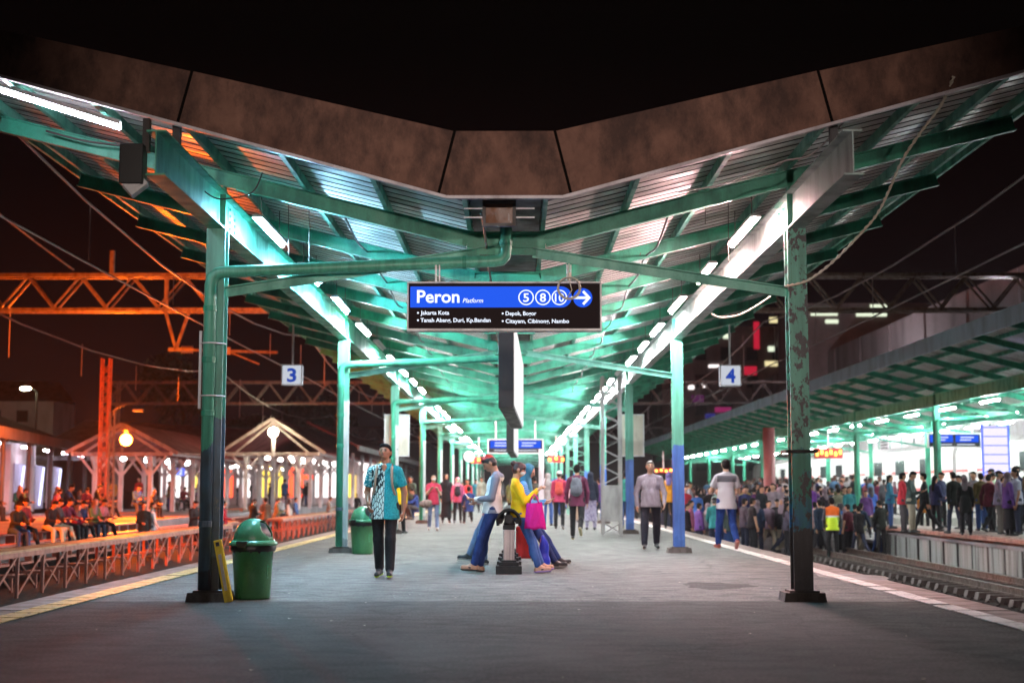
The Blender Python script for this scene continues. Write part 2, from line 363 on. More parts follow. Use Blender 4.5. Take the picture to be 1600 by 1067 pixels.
# ------------------------------------------------------------------ tracks
def track(X, y0, y1, label_side):
    root = empty('railway_track', (X, 0, GZ)); struct(root)
    for s in (-1, 1):
        m1 = MB(); x = s * .535
        m1.ibeam((x, y0, .20), (x, y1, .20), .09, .15, .03, .02); m1.build('rail', M['rail'], root)
    m1 = MB(); m1.box((0, 0, .06), (2.0, .22, .14), taper=.96); me = m1.mesh('sleeper', M['sleeper'])
    y = y0; k = 0
    while y < y1 and k < 240: inst('sleeper', me, root, (random.uniform(-.02, .02), y, 0)); y += .62; k += 1
    return root
track(9.6, 14, 44, 'right'); track(6.4, 8, 44, 'right'); track(-6.7, 8, 70, 'left')
m1 = MB()
for k in range(6500):
    X = random.uniform(4.9, 11.2); y = 14 + 30 * random.random() ** 1.4
    s = random.uniform(.02, .05); c = (X, y, GZ + random.uniform(.0, .05)); a = random.uniform(0, 3)
    vs = [(c[0] + s * random.uniform(.6, 1.2) * math.cos(a + t * 1.57), c[1] + s * random.uniform(.6, 1.2) * math.sin(a + t * 1.57), c[2]) for t in range(4)]
    m1.add(vs + [(c[0], c[1], c[2] + s * random.uniform(.5, 1.1))], [(0, 1, 4), (1, 2, 4), (2, 3, 4), (3, 0, 4)])
tag(m1.build('ballast_stones', M['ballast']), 'loose grey ballast stones between the rails', 'ballast', kind='stuff')

# ------------------------------------------------------------------ platform canopy builder
ROOFZ = 3.80; SLOPE = .25
M['beam_green'] = worn('beam_green', (0.075, 0.43, 0.28), (0.04, 0.24, 0.16), 4, rough=.42, chips=(.13, .1, .08), chipamt=.7)
M['beam_pale'] = worn('beam_pale', (0.34, 0.43, 0.40), (0.2, 0.25, 0.23), 4, rough=.42, chips=(.13, .1, .08), chipamt=.7)
M['footing'] = worn('grimy_footing', (0.10, 0.085, 0.075), (0.045, 0.038, 0.032), 9, rough=.8)
M['seam'] = base('seam_shadow_gap', (.008, .006, .005), .95, spec=.0)
def rz_(u): return ROOFZ + SLOPE * max(0, u - .35)
EAVE = 5.35
def canopy(name, xc, y_front, y_back, frames, detail, label, tie=True, eave_mat='teal', colmats=None):
    root = empty(name, (xc, 0, 0), 0, label, 'canopy')
    # rafters: V shape, I section, at every quarter bay
    def rafter_mesh():
        m1 = MB(); h = .165
        for s in (-1, 1):
            m1.ibeam((s * .40, 0, rz_(.40) - h / 2), (s * EAVE, 0, rz_(EAVE) - h / 2), .10, h, .012, .01)
        m1.ibeam((-.41, 0, ROOFZ - h / 2 - .002), (.41, 0, ROOFZ - h / 2 - .002), .104, h + .004, .014, .01)
        return m1.mesh('rafter', M['teal'])
    rme = rafter_mesh(); ys = []
    y = frames[0]
    while y > y_front + .3: y -= BAY / 4
    if y < y_front + .05: y += BAY / 4
    ys = []
    while y < y_back: ys.append(y); y += BAY / 4
    for y in ys: inst('rafter', rme, root, (0, y, 0))
    # purlins
    pls = [.38, 1.25, 2.1, 2.95, 3.8, 4.6, 5.25]
    for s in (-1, 1):
        for u in pls:
            m1 = MB(); z = rz_(u) + .055
            m1.bar((s * u, y_front + .03, z), (s * u, y_back, z), .045, .105)
            m1.build('purlin', M['teal_light' if detail else 'teal'], root)
    # corrugated sheets: pans and dark recessed laps, one sheet per quarter bay and side
    def sheet_mesh(L_):
        pitch = .235; n = max(1, round(L_ / pitch)); p = L_ / n; m1 = MB()
        for k in range(n):
            y0 = k * p
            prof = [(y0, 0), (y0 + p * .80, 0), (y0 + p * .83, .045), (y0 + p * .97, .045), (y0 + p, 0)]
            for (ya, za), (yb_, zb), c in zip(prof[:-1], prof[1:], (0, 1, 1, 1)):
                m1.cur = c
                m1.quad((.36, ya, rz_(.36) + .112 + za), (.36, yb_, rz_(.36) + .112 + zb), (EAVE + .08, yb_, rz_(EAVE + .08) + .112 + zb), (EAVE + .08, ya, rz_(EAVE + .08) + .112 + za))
        m1.cur = 0
        # weather side of the sheet
        m1.quad((.36, 0, rz_(.36) + .165), (EAVE + .08, 0, rz_(EAVE + .08) + .165), (EAVE + .08, L_, rz_(EAVE + .08) + .165), (.36, L_, rz_(.36) + .165))
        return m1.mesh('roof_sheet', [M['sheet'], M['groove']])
    edges = [y_front] + [y for y in ys if y > y_front + .5] + [y_back]
    cache = {}
    for a, b_ in zip(edges[:-1], edges[1:]):
        L_ = round(b_ - a - .004, 3)
        if L_ < .1: continue
        if L_ not in cache: cache[L_] = sheet_mesh(L_)
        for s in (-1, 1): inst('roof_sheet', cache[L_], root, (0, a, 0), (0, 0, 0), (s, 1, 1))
    # valley gutter
    m1 = MB(); m1.box((0, (y_front + y_back) / 2 + .05, ROOFZ + .10), (.70, y_back - y_front - .1, .012))
    for s in (-1, 1): m1.box((s * .345, (y_front + y_back) / 2 + .05, ROOFZ + .18), (.012, y_back - y_front - .1, .16))
    m1.build('valley_gutter', M['dark_steel'], root)
    # longitudinal beams, eave trims
    for s in (-1, 1):
        m1 = MB(); m1.ibeam((s * 3.02, y_front - .62 if detail else y_front, 4.03), (s * 3.02, y_back, 4.03), .17, .40, .016, .012); m1.build('longitudinal_beam', M['beam_green'] if s < 0 else M['beam_pale'], root)
        m1 = MB(); m1.bar((s * (EAVE + .11), y_front, rz_(EAVE) + (.10 if eave_mat != 'blueeave' else .0)), (s * (EAVE + .11), y_back, rz_(EAVE) + (.10 if eave_mat != 'blueeave' else .0)), .04, .16 if eave_mat != 'blueeave' else .42); 
        m1.build('eave_trim', M[eave_mat], root)
    # frames: columns, ties, downpipes
    for i, y in enumerate(frames):
        for s in (-1, 1):
            cm = colmats(i, s)
            m1 = MB(); m1.ibeam((s * 3.02, y, .05), (s * 3.02, y, 3.828), .195, .20, .018, .014, up=(0, 1, 0)); c = m1.build('column', cm, root)
            m1 = MB(); m1.box((s * 3.02, y, .045), (.43, .36, .09), taper=.93); m1.build('footing', M['footing'] if detail else M['concrete'], c)
            m1 = MB(); m1.box((s * 3.02, y, .10), (.30, .28, .02)); m1.build('base_plate', M['dark_steel'], c)
            # cleat between longitudinal beam and rafter, stiffeners
            m1 = MB(); m1.box((s * 3.02, y, 4.255), (.14, .12, .05)); m1.box((s * 3.02 - s * .045, y, 4.03), (.06, .012, .36)); m1.box((s * 3.02 + s * .045, y, 4.03), (.06, .012, .36)); m1.build('cleat', M['teal'], root)
            if tie:
                m1 = MB(); zt = 3.17; zc_ = ROOFZ - .215
                m1.bar((s * .28, y, zc_), (s * 2.93, y, zt), .012, .10); m1.bar((s * .28, y - .035, zc_ + .045), (s * 2.93, y - .035, zt + .045), .07, .012)
                m1.build('tie_bar', M['teal_light'], root)
        if tie:
            m1 = MB(); m1.box((0, y - .02, ROOFZ - .205), (.62, .02, .07)); m1.build('tie_plate', M['teal'], root)
            # rain pipe from the valley to the left column
            m1 = MB(); z0 = 3.47; z1 = 3.36; yy = y - .17; pr = .062
            m1.tube([(0, yy, ROOFZ + .04), (0, yy, z0 + .12), (-.015, yy, z0 + .05), (-.05, yy, z0 + .012), (-.12, yy, z0), (-2.89, yy, z1), (-2.98, yy, z1 - .015), (-3.035, yy, z1 - .06), (-3.05, yy, z1 - .14), (-3.05, yy, .12)], pr, 14)
            dp = m1.build('downpipe', M['pipe'] if i == 0 else M['teal'], root, smooth=True)
            for zz in (2.98, 2.45, 1.9, .78) if i < 3 else ():
                m1 = MB(); m1.lathe((-3.05, yy, zz), [(pr + .001, -.03), (pr + .008, -.028), (pr + .008, .028), (pr + .001, .03)], 14); m1.build('pipe_collar', M['teal'] if zz > 1.7 else M['pipe'], dp)
            m1 = MB(); m1.tube([(-.45, yy, z0 - .012), (-.41, yy, z0 - .012)], pr + .008, 14, caps=False); m1.build('pipe_collar', M['teal'], dp)
            m1 = MB(); m1.lathe((0, yy, z0 + .19), [(pr + .001, -.03), (pr + .009, -.028), (pr + .009, .028), (pr + .001, .03)], 14); m1.build('pipe_collar', M['teal'], dp)
            if i == 0:
                m1 = MB()
                for zz in (2.62, 2.08): m1.tube([(-3.15, yy + .06, zz), (-3.12, yy - .02, zz), (-3.05, yy - .072, zz), (-2.97, yy - .03, zz), (-2.905, yy + .05, zz), (-2.9, yy + .1, zz)], .008, 6)
                m1.tube([(-3.145, yy + .03, 2.75), (-3.145, yy + .03, 1.95)], .016, 8); m1.build('pipe_strap', M['white'], dp)
    return root
frames = [FR0 + BAY * k for k in range(12)]
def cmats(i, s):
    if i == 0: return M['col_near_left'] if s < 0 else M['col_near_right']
    return M['col_white_lit'] if (s < 0 and i == 1) else (M['col_blue'] if s > 0 else M['col_white_lit'])
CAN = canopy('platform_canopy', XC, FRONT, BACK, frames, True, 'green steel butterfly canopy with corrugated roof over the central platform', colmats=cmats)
FARCAN = canopy('platform_canopy', 16.75, 18, 140, [24.5 + BAY * k for k in range(10)], False, 'green canopy with pale blue edge over the crowded right platform', tie=True, eave_mat='blueeave', colmats=lambda i, s: M['teal'])

# fascia boards across the front of the near canopy
zf0 = ROOFZ - .035; H = .58; y0 = FRONT - .03
def fx(u):   # bottom height of the fascia at lateral u
    return zf0 + .275 * max(0, abs(u) - .52)
def hh(u): return H - .040 * max(0, abs(u) - .6)
joints = [-5.45, -2.98, -.6, .6, 2.98, 5.45]
for a, c in zip(joints[:-1], joints[1:]):
    def lean(u): return -SLOPE * hh(u) * (1 if u > 0 else -1) if abs(u) < 5.4 else 0
    g_ = .012
    bot = [(a + g_, fx(a))] + ([(-.52, fx(.52)), (.52, fx(.52))] if a < 0 < c else []) + [(c - g_, fx(c))]
    top = [(c - g_ + lean(c), fx(c) + hh(c)), (a + g_ + lean(a), fx(a) + hh(a))]
    m1 = MB(); m1.prism([(x, y0, z) for x, z in bot + top], (0, .03, 0)); m1.build('fascia_panel', M['fascia'], CAN)
m1 = MB()
for s in (-1, 1):
    m1.bar((s * .53, y0 - .01, zf0 - .012), (s * 5.45, y0 - .01, fx(5.45) - .012), .06, .028)
m1.box((0, y0 - .01, zf0 - .014), (1.06, .06, .028)); m1.build('fascia_trim', M['post_white'], CAN)
for s in (-1, 1):
    for u in (.6, 2.98): m1 = MB(); m1.bar((s * u, y0 - .006, fx(u)), (s * (u - SLOPE * hh(u)), y0 - .006, fx(u) + hh(u)), .012, .024, up=(1, 0, 0)); m1.build('fascia_batten', M['seam'], CAN)
# collar clamped round the right column, bolts on beam splices
m1 = MB(); m1.box((3.02, FR0, 1.515), (.33, .30, .03)); m1.build('column_collar', M['blackpaint'], CAN)
for s in (-1, 1):
    m1 = MB(); x = s * 3.02
    m1.box((x, FR0 + .62, 4.03), (.03, .34, .26))
    for k in range(4):
        for j in (0, 1): m1.box((x - s * .02, FR0 + .50 + j * .24, 3.93 + k * .07), (.03, .028, .028))
    for k in range(5): m1.box((x - s * .05, FR0 + .48 + k * .07, 4.225), (.05, .025, .03)); 
    m1.build('splice_bolts', M['teal_light'], CAN)
m1 = MB()
for s in (-1, 1):
    for k in range(2): m1.tube([(s * 2.80 - s * k * .08, FR0 - .02, 3.205 + k * .009), (s * 2.80 - s * k * .08, FR0 + .0, 3.205 + k * .009)], .016, 8)
m1.build('tie_bolts', M['teal_light'], CAN)
# hanger posts carrying front ends of the beams
for s in (-1, 1):
    m1 = MB(); m1.box((s * 3.02, FRONT + .12, 4.45), (.07, .07, .43)); m1.build('hanger_post', M['dark_steel'], CAN)

# ------------------------------------------------------------------ lights
emis('tube_white_l', (0.34, 0.72, 1.0), 330)
emis('tube_white_r', (1.0, 0.60, 0.60), 330)
emis('tube_far', (0.92, 1.0, 0.98), 210)
emis('tube_mid_r', (0.98, 0.96, 1.0), 380)
emis('tube_mid_l', (0.88, 0.97, 1.0), 380)
def fixture(parent_loc, mat, label, group, L_=1.65, hang=.3):
    root = empty('fluorescent_light', parent_loc, 0, label, 'light fitting', group)
    m1 = MB(); m1.box((0, 0, .06), (.11, L_ + .06, .045), taper=.9); o = inst('batten', m1.mesh('batten', M['white']), root)
    m1 = MB(); m1.tube([(0, -L_ / 2 + .02, .012), (0, L_ / 2 - .02, .012)], .018, 8); inst('tube', m1.mesh('tube', mat), root)
    m1 = MB(); m1.tube([(0, -L_ * .35, .08), (0, -L_ * .35, .08 + hang)], .006, 5); m1.tube([(0, L_ * .35, .08), (0, L_ * .35, .08 + hang)], .006, 5); inst('hanger', m1.mesh('hanger', M['wire']), root)
    for e_ in (-1, 1):
        pass
    return root
TUBEZ = 3.93
for s in (-1, 1):
    proto = None; proto2 = None
    for k in range(34):
        y = 15.55 + 3.15 * k + (.25 if k == 3 else 0)
        if y > BACK - 2: break
        row = 'left' if s < 0 else 'right'
        lb = ('%s fluorescent tube from the camera in the %s row under the canopy' % (ORD[k], row)) if k < 20 else 'small distant fluorescent tube deep in the %s row under the canopy' % row
        gp = 'fluorescent tubes in two rows under the central canopy'
        near = k < 3
        pr = proto if near else proto2
        if pr is None:
            o = fixture((XC + s * 2.62, y, TUBEZ), (M['tube_white_l'] if near else M['tube_mid_l']) if s < 0 else (M['tube_white_r'] if near else M['tube_mid_r']), lb, gp)
            if near: proto = o
            else: proto2 = o
        else:
            o = copy_tree(pr, (XC + s * 2.62 + .02 * math.sin(k * 5 + s), y + .06 * math.sin(k * 3.3), TUBEZ + .012 * math.sin(k * 7 + s))); tag(o, lb); o.rotation_euler = (.008 * math.sin(k * 2.1), 0, .012 * math.sin(k * 4 + s))
        if (s, k) in ((-1, 4), (1, 6), (-1, 9)):      # dead tube
            for c in o.children:
                if c.name.startswith('tube'):
                    c.data = c.data.copy(); c.data.materials.clear(); c.data.materials.append(M['white']); o['label'] = lb.replace('fluorescent', 'unlit fluorescent')
# far platform tubes
proto = None
n = 0
for u, nm in ((-2.62, 'front'), (0.4, 'middle'), (2.62, 'rear')):
    for k in range(22):
        y = 34 + 4.2 * k + (1.3 if u > 0 else 0)
        lb = ('%s lit tube from the camera in the %s row over the right platform crowd' % (ORD[k], nm)) if k < 20 else 'very distant lit tube in the %s row over the right platform' % nm
        if proto is None: proto = o = fixture((16.75 + u, y, 3.72), M['tube_far'], lb, 'fluorescent tubes over the right platform')
        else: o = copy_tree(proto, (16.75 + u, y, 3.72)); tag(o, lb)
# tube along the left end of the fascia
pa = at(-60, 122, 13.0); pb = at(188, 200, 13.0)
root = empty('edge_light', (0, 0, 0), 0, 'long white tube light glowing along the upper left roof edge', 'light fitting')
emis('tube_edge', (0.86, 0.84, 1.0), 40)
m1 = MB(); m1.tube([pa, pb], .022, 8); m1.build('tube', M['tube_edge'], root)
m1 = MB(); m1.bar(pa + Vector((0, 0, .045)), pb + Vector((0, 0, .045)), .07, .04); m1.build('batten', M['white'], root)

def lamp(name, loc, col, energy, size=.1, typ='POINT'):
    l = bpy.data.lights.new(name, typ); l.color = col; l.energy = energy; l.shadow_soft_size = size
    o = bpy.data.objects.new(name, l); COL.objects.link(o); o.location = loc; return o
# ------------------------------------------------------------------ central hanging sign
emis('sign_blue', (0.014, 0.075, 0.60), .55); emis('sign_white', (0.80, 0.86, 1.0), .5)
emis('box_white', (0.95, 0.93, 0.93), .42); emis('box_pale', (0.62, 0.66, 0.74), .33)
M['sign_dark'] = base('sign_dark_film', (0.014, 0.005, 0.007), .6, spec=.15)
M['frame_alu'] = worn('aluminium_frame', (0.78, 0.76, 0.78), (0.6, 0.58, 0.58), 8, rough=.35)
SY = 14.32; s0 = (at(940, 478, SY).x - at(636, 478, SY).x) / 304.0
cs = at(788, 478.5, SY)
sign = empty('hanging_sign', (cs.x, cs.y, cs.z), 0, 'long platform direction sign reading Peron with blue band and white arrow', 'sign')
def su(px, py): return ((px - 788) * s0, (478.5 - py) * s0)
W_, H_ = 304 * s0, 77 * s0
m1 = MB(); m1.box((0, .07, 0), (W_ - .02, .13, H_ - .02)); m1.build('cabinet', M['blackpaint'], sign)
m1 = MB(); t = .018
m1.box((0, .05, H_ / 2 - t / 2), (W_, .14, t)); m1.box((0, .05, -H_ / 2 + t / 2), (W_, .14, t + .008))
m1.box((-W_ / 2 + t / 2, .05, 0), (t, .139, H_ - 2 * t)); m1.box((W_ / 2 - t / 2, .05, 0), (t, .139, H_ - 2 * t)); m1.build('frame', M['frame_alu'], sign, bevel=.003)
m1 = MB(); m1.box((0, .0, 0), (W_ - 2 * t, .006, H_ - 2 * t - .006)); m1.build('face', M['sign_dark'], sign)
def disc(m1, u, v, r, y, n=28, a0=0, a1=360):
    vs = [(u, y, v)] + [(u + r * math.cos(R(a0 + (a1 - a0) * k / n)), y, v + r * math.sin(R(a0 + (a1 - a0) * k / n))) for k in range(n + 1)]
    m1.add(vs, [(0, k + 1, k + 2) for k in range(n)]); return m1
def ring(m1, u, v, r1, r0, y, n=32):
    vs = [(u + r * math.cos(2 * math.pi * k / n), y, v + r * math.sin(2 * math.pi * k / n)) for r in (r0, r1) for k in range(n)]
    m1.add(vs, [(k, (k + 1) % n, (k + 1) % n + n, k + n) for k in range(n)]); return m1
m1 = MB(); a = su(641, 447.5); b_ = su(877, 480.5); rb = (a[1] - b_[1]) / 2
pts = [(a[0], b_[1]), (b_[0], b_[1])] + [(b_[0] + rb * math.cos(R(q)), (a[1] + b_[1]) / 2 + rb * math.sin(R(q))) for q in range(-80, 90, 10)] + [(b_[0], a[1]), (a[0], a[1])]
m1.prism([(x, -.0045, z) for x, z in pts], (0, .0015, 0)); u, v = su(910.5, 465.3)
vs = [(u + 15 * s0 * math.cos(2 * math.pi * k / 36), -.0045, v + 15 * s0 * math.sin(2 * math.pi * k / 36)) for k in range(36)]
m1.build('blue_band', M['sign_blue'], sign)
m2 = MB(); m2.prism(vs, (0, .0015, 0)); m2.build('arrow_disc', M['sign_blue'], sign)
m1 = MB()
def stroke(m1, p, q, w, y):
    (x0, z0), (x1, z1) = p, q; dx, dz = x1 - x0, z1 - z0; l = math.hypot(dx, dz); nx, nz = -dz / l * w / 2, dx / l * w / 2
    m1.prism([(x0 + nx, y, z0 + nz), (x0 - nx, y, z0 - nz), (x1 - nx, y, z1 - nz), (x1 + nx, y, z1 + nz)], (0, .001, 0))
stroke(m1, su(892, 465.3), su(919, 465.3), 4.0 * s0, -.0068); stroke(m1, su(911, 455), su(921.5, 466.4), 4.0 * s0, -.0071); stroke(m1, su(911, 475.6), su(921.5, 464.2), 4.0 * s0, -.0074)
m1.build('arrow', M['sign_white'], sign)
for px in (822, 848.3, 874):
    m1 = MB(); u, v = su(px, 464.8); ring(m1, u, v, 12.2 * s0, 10.4 * s0, -.0068); m1.build('number_ring', M['sign_white'], sign)
def fit_text(s, px0, px1, pyb, caph, par, bold=.0, shear=0.0, mat='sign_white', y=-.0075, ref='H', conv=su, k=None):
    k = k or s0
    o = text('lettering', s, 1.0, M[mat], par, (0, 0, 0), off=bold, shear=shear)
    co = np.empty(len(o.data.vertices) * 3); o.data.vertices.foreach_get('co', co); co = co.reshape(-1, 3)
    w = co[:, 0].max() - co[:, 0].min()
    u, v = conv(px0, pyb); sz = caph * k / .70; sx = (px1 - px0) * k / (w * 1)
    o.scale = (sx, sz, .2); o.location = (u - co[:, 0].min() * sx, y, v); return o
fit_text('Peron', 651.5, 718, 472.7, 19.5, sign, .022)
fit_text('Platform', 723, 755, 473, 6.9, sign, .008, .28)
fit_text('5', 817.5, 826.5, 471.5, 13.2, sign, .018); fit_text('8', 843.6, 853, 471.5, 13.2, sign, .018); fit_text('10', 867, 881.5, 471.5, 13.2, sign, .014)
fit_text('Jakarta Kota', 657.2, 702, 491.8, 6.2, sign, .018); fit_text('Tanah Abang, Duri, Kp.Bandan', 657.2, 766.6, 503.4, 6.2, sign, .018)
fit_text('Depok, Bogor', 790, 838, 492.9, 6.2, sign, .018); fit_text('Citayam, Cibinong, Nambo', 790, 889, 505, 6.2, sign, .018)
for px, py in ((653.3, 489), (653.3, 500.6), (785.5, 490), (785.5, 502)):
    m1 = MB(); u, v = su(px, py); disc(m1, u, v, 1.5 * s0, -.0065, 12); m1.build('bullet', M['sign_white'], sign)
for px in (680.5, 887):
    m1 = MB(); u, v = su(px, 440); m1.box((u, .05, v + .09), (.02, .03, .18)); m1.box((u + .035, .05, v + .09), (.012, .03, .18)); m1.build('hanger', M['frame_alu'], sign)
# hank of cable hooked over the right hanger
c = at(889, 450, SY - .05)
m1 = MB(); 
for j in range(3):
    pts = [(c.x + (.105 + .006 * j) * math.cos(2 * math.pi * k / 28), c.y - .02 * j + .01 * math.sin(k), c.z + (.105 + .004 * j) * math.sin(2 * math.pi * k / 28) - .004 * j) for k in range(29)]
    m1.tube(pts, .0075, 6)
m1.tube([(c.x, c.y, c.z + .25), (c.x, c.y + .0, c.z + .12), (c.x + .01, c.y, c.z + .05), (c.x + .03, c.y, c.z - .02), (c.x - .02, c.y, c.z - .1)], .006, 6)
m1.box((c.x, c.y + .02, c.z + .12), (.04, .03, .08))
tag(m1.build('cable_coil', M['cablewhite'], smooth=True), 'coil of pale cable looped over the top of the long sign', 'cable')

# ------------------------------------------------------------------ central light boxes seen nearly end on
def lightbox(ya, yb_, xa, xb, w, z0, z1, label):
    a = Vector((xa, ya, 0)); b_ = Vector((xb, yb_, 0)); d = (b_ - a); ang = math.atan2(d.y, d.x) - math.pi / 2
    root = empty('lightbox_sign', ((xa + xb) / 2, (ya + yb_) / 2, z0), ang, label, 'sign'); L_ = d.length
    m1 = MB(); m1.box((-w / 2 - .01, 0, (z1 - z0) / 2), (w, L_, z1 - z0)); m1.build('housing', M['blackpaint'], root, bevel=.008)
    m1 = MB(); m1.box((.002, 0, (z1 - z0) / 2), (.015, L_ - .08, z1 - z0 - .08)); m1.build('lit_face', M['box_white'], root)
    for k in (-.3, .3):
        m1 = MB(); m1.tube([(-w / 2, L_ * k, z1 - z0), (-w / 2, L_ * k, 3.72 - z0)], .02, 8); m1.build('hanger', M['white'], root)
    return root
lightbox(20.0, 27.0, -.02, .135, .215, 2.27, 3.52, 'long dark lightbox sign hung along the platform centre behind the main sign')
lightbox(33.0, 39.0, -.04, .06, .17, 1.98, 3.2, 'second lightbox sign hung farther along the platform centre')
# column number lightboxes
def number_box(px, py, w, X, dig, label):
    p = at_x(px, py, X); k = p.y / FPX; s = w * k
    root = empty('number_sign', p, 0, label, 'sign')
    m1 = MB(); m1.box((0, .12, 0), (s, .24, s)); m1.build('box', M['box_pale'], root, bevel=.01)
    m1 = MB(); 
    for q in (-1, 1): m1.box((q * s / 2, 0, 0), (.022, .03, s + .02)); m1.box((0, 0, q * s / 2), (s + .02, .03, .022))
    m1.build('frame', M['frame_alu'], root)
    fit_text(dig, -w * .24, w * .24, w * .34, w * .66, root, .03, mat='digit_blue', y=-.012, conv=lambda a, b_: (a * k, -b_ * k), k=k)
    z1 = rz_(abs(X - XC)) + .02
    m1 = MB(); m1.tube([(0, .1, s / 2), (0, .1, z1 - p.z)], .022, 8); m1.build('drop_rod', M['frame_alu'], root)
emis('digit_blue', (0.01, 0.04, 0.28), .5)
number_box(456, 585.5, 31, -4.95, '3', 'small square lit sign reading 3, dropping from the left roof edge')
number_box(1141.5, 586.5, 32, 4.75, '4', 'small square lit sign reading 4, dropping from the right roof edge')
# cream boards fixed behind the third columns
for px, sd in ((620, 'left'), (987, 'right')):
    p = at(px, 680, 36.95); root = empty('notice_board', p, 0, 'cream notice board fixed behind the third %s column' % sd, 'board')
    m1 = MB(); m1.box((0, .04, 0), (.60, .06, 1.04)); m1.build('panel', M['cream'], root, bevel=.01)
    m1 = MB()
    for q in (-1, 1): m1.box((q * .31, .03, 0), (.03, .10, 1.10)); m1.box((0, .03, q * .53), (.66, .10, .03))
    m1.build('frame', M['white'], root)
# far blue hanging sign
def blue_sign(c, w, h, label, hang=.7):
    root = empty('hanging_sign', c, 0, label, 'sign')
    m1 = MB(); m1.box((0, .06, 0), (w, .12, h)); m1.build('cabinet', M['blackpaint'], root)
    for q in (-1, 1):
        m1 = MB(); m1.box((q * w * .245, -.004, h * .14), (w * .44, .006, h * .55)); m1.build('blue_panel', M['sign_blue'], root)
        m1 = MB()
        for j in range(2): m1.box((q * w * .245 - w * .03 * j, -.009, h * (.24 - .2 * j)), (w * (.26 - .05 * j), .003, h * .07))
        m1.box((q * w * .22, -.009, -h * .30), (w * .34, .003, h * .05)); m1.build('text_rows', M['sign_white'], root)
        m1 = MB(); m1.tube([(q * w * .36, .06, h / 2), (q * w * .36, .06, h / 2 + hang)], .03, 6); m1.build('hanger', M['frame_alu'], root)
    m1 = MB()
    for q in (-1, 1): m1.box((0, .04, q * h / 2), (w + .04, .14, .03)); m1.box((q * w / 2, .04, 0), (.03, .14, h))
    m1.build('frame', M['frame_alu'], root)
blue_sign(at(805.5, 697, 52), 2.0, .5, 'distant blue and black direction sign hanging across the platform centre')
blue_sign(at(1491, 688, 47), 1.72, .44, 'blue direction sign hanging over the right platform crowd', .5)

# ------------------------------------------------------------------ bins
def bin_(loc, rz, label):
    root = empty('litter_bin', loc, rz, label, 'bin')
    prof = [(0, .0), (.178, 0), (.185, .02), (.196, .25), (.213, .50), (.216, .50), (.222, .53)]
    m1 = MB(); m1.lathe((0, 0, 0), prof, 36); m1.build('body', M['green_bin'], root, smooth=True)
    m1 = MB(); m1.lathe((0, 0, 0), [(.215, .485), (.232, .50), (.225, .53), (.236, .545), (.20, .55)], 36)
    vs = []; nn_ = 48
    for j, (r_, z_) in enumerate(((.228, .545), (.236, .52), (.230, .49))):
        for k in range(nn_):
            a = 2 * math.pi * k / nn_; w_ = .006 * math.sin(k * 1.9) * j + .004 * math.sin(k * 3.7) * j; vs.append(((r_ + w_ * .6) * math.cos(a), (r_ + w_ * .6) * math.sin(a), z_ + w_ * 1.3))
    m1.add(vs, [(j * nn_ + k, (j + 1) * nn_ + k, (j + 1) * nn_ + (k + 1) % nn_, j * nn_ + (k + 1) % nn_) for j in range(2) for k in range(nn_)])
    m1.build('bag_edge', M['black'], root, smooth=True)
    m1 = MB(); m1.lathe((0, 0, 0), [(.205, .548), (.250, .548), (.252, .575), (.232, .585), (.222, .60), (.200, .60)], 40); m1.build('rim', M['green_lid'], root, smooth=True)
    # domed lid with an open mouth on +x
    n, mm = 96, 36; vs = []; fs = []
    for j in range(mm + 1):
        th = math.pi / 2 * j / mm
        for i in range(n):
            ph = 2 * math.pi * i / n; vs.append((.205 * math.sin(th) * math.cos(ph), .205 * math.sin(th) * math.sin(ph), .60 + .225 * math.cos(th)))
    for j in range(mm):
        for i in range(n):
            ph = 2 * math.pi * (i + .5) / n; th = math.pi / 2 * (j + .5) / mm
            ph = (ph + math.pi) % (2 * math.pi) - math.pi
            if abs(ph) < .62 and .42 < th < 1.42 and (th - .92) ** 2 / .27 + ph ** 2 / .36 < 1: continue
            fs.append((j * n + i, (j + 1) * n + i, (j + 1) * n + (i + 1) % n, j * n + (i + 1) % n))
    m1 = MB(); m1.add(vs, fs); o = m1.build('dome_lid', M['green_lid'], root, smooth=True)
    sd = o.modifiers.new('shell', 'SOLIDIFY'); sd.thickness = .006; sd.offset = -1
    m1 = MB(); m1.lathe((0, 0, 0), [(.0, .59), (.19, .59), (.185, .66), (.12, .77), (.0, .80)], 24); m1.build('inner_liner', M['black'], root, smooth=True)
    m1 = MB(); m1.box((0, -.243, .575), (.12, .03, .04)); m1.box((0, -.25, .548), (.10, .014, .03)); m1.build('clip', M['dark_steel'], root, bevel=.005)
    m1 = MB()
    for j, (u, v, w, h) in enumerate(((.0, .36, .018, .07), (.02, .33, .05, .014), (-.01, .28, .016, .08), (.012, .22, .04, .014))):
        a = R(-12) + u * 2; m1.box((.204 * math.cos(a) * (.94 + v * .12), .204 * math.sin(a) * (.94 + v * .12), v), (.004, w, h), a)
    m1.build('logo', M['green_lid'], root)
    return root
p = on_z(394, 935); bin_((p.x, p.y, .004), R(-18), 'green domed litter bin beside the near left column')
p = on_z(566, 865); bin_((p.x, p.y, .004), R(-35), 'green domed litter bin behind the walking man')
# yellow folded floor sign leaning on the left column
p = on_z(357, 941)
root = empty('floor_sign', (p.x, p.y, .0), 0, 'folded yellow wet floor sign leaning between column and green bin', 'sign')
for q in (0, 1):
    m1 = MB(); lx = -.13
    a = Vector((0 + q * .0, q * .05, .005)); tp = Vector((lx, q * .03 + .02, .62))
    m1.bar(a, tp, .080, .02, up=(0, 1, 0)); m1.build('leaf', M['yellow'], root, bevel=.006)
m1 = MB(); m1.bar((-.119, .002, .56), (-.127, .003, .60), .034, .012, up=(0, 1, 0)); m1.build('handle_slot', M['black'], root)
m1 = MB(); m1.bar((-.026, -.007, .12), (-.1, -.0, .48), .03, .012, up=(0, 1, 0)); m1.build('print', M['cream'], root)

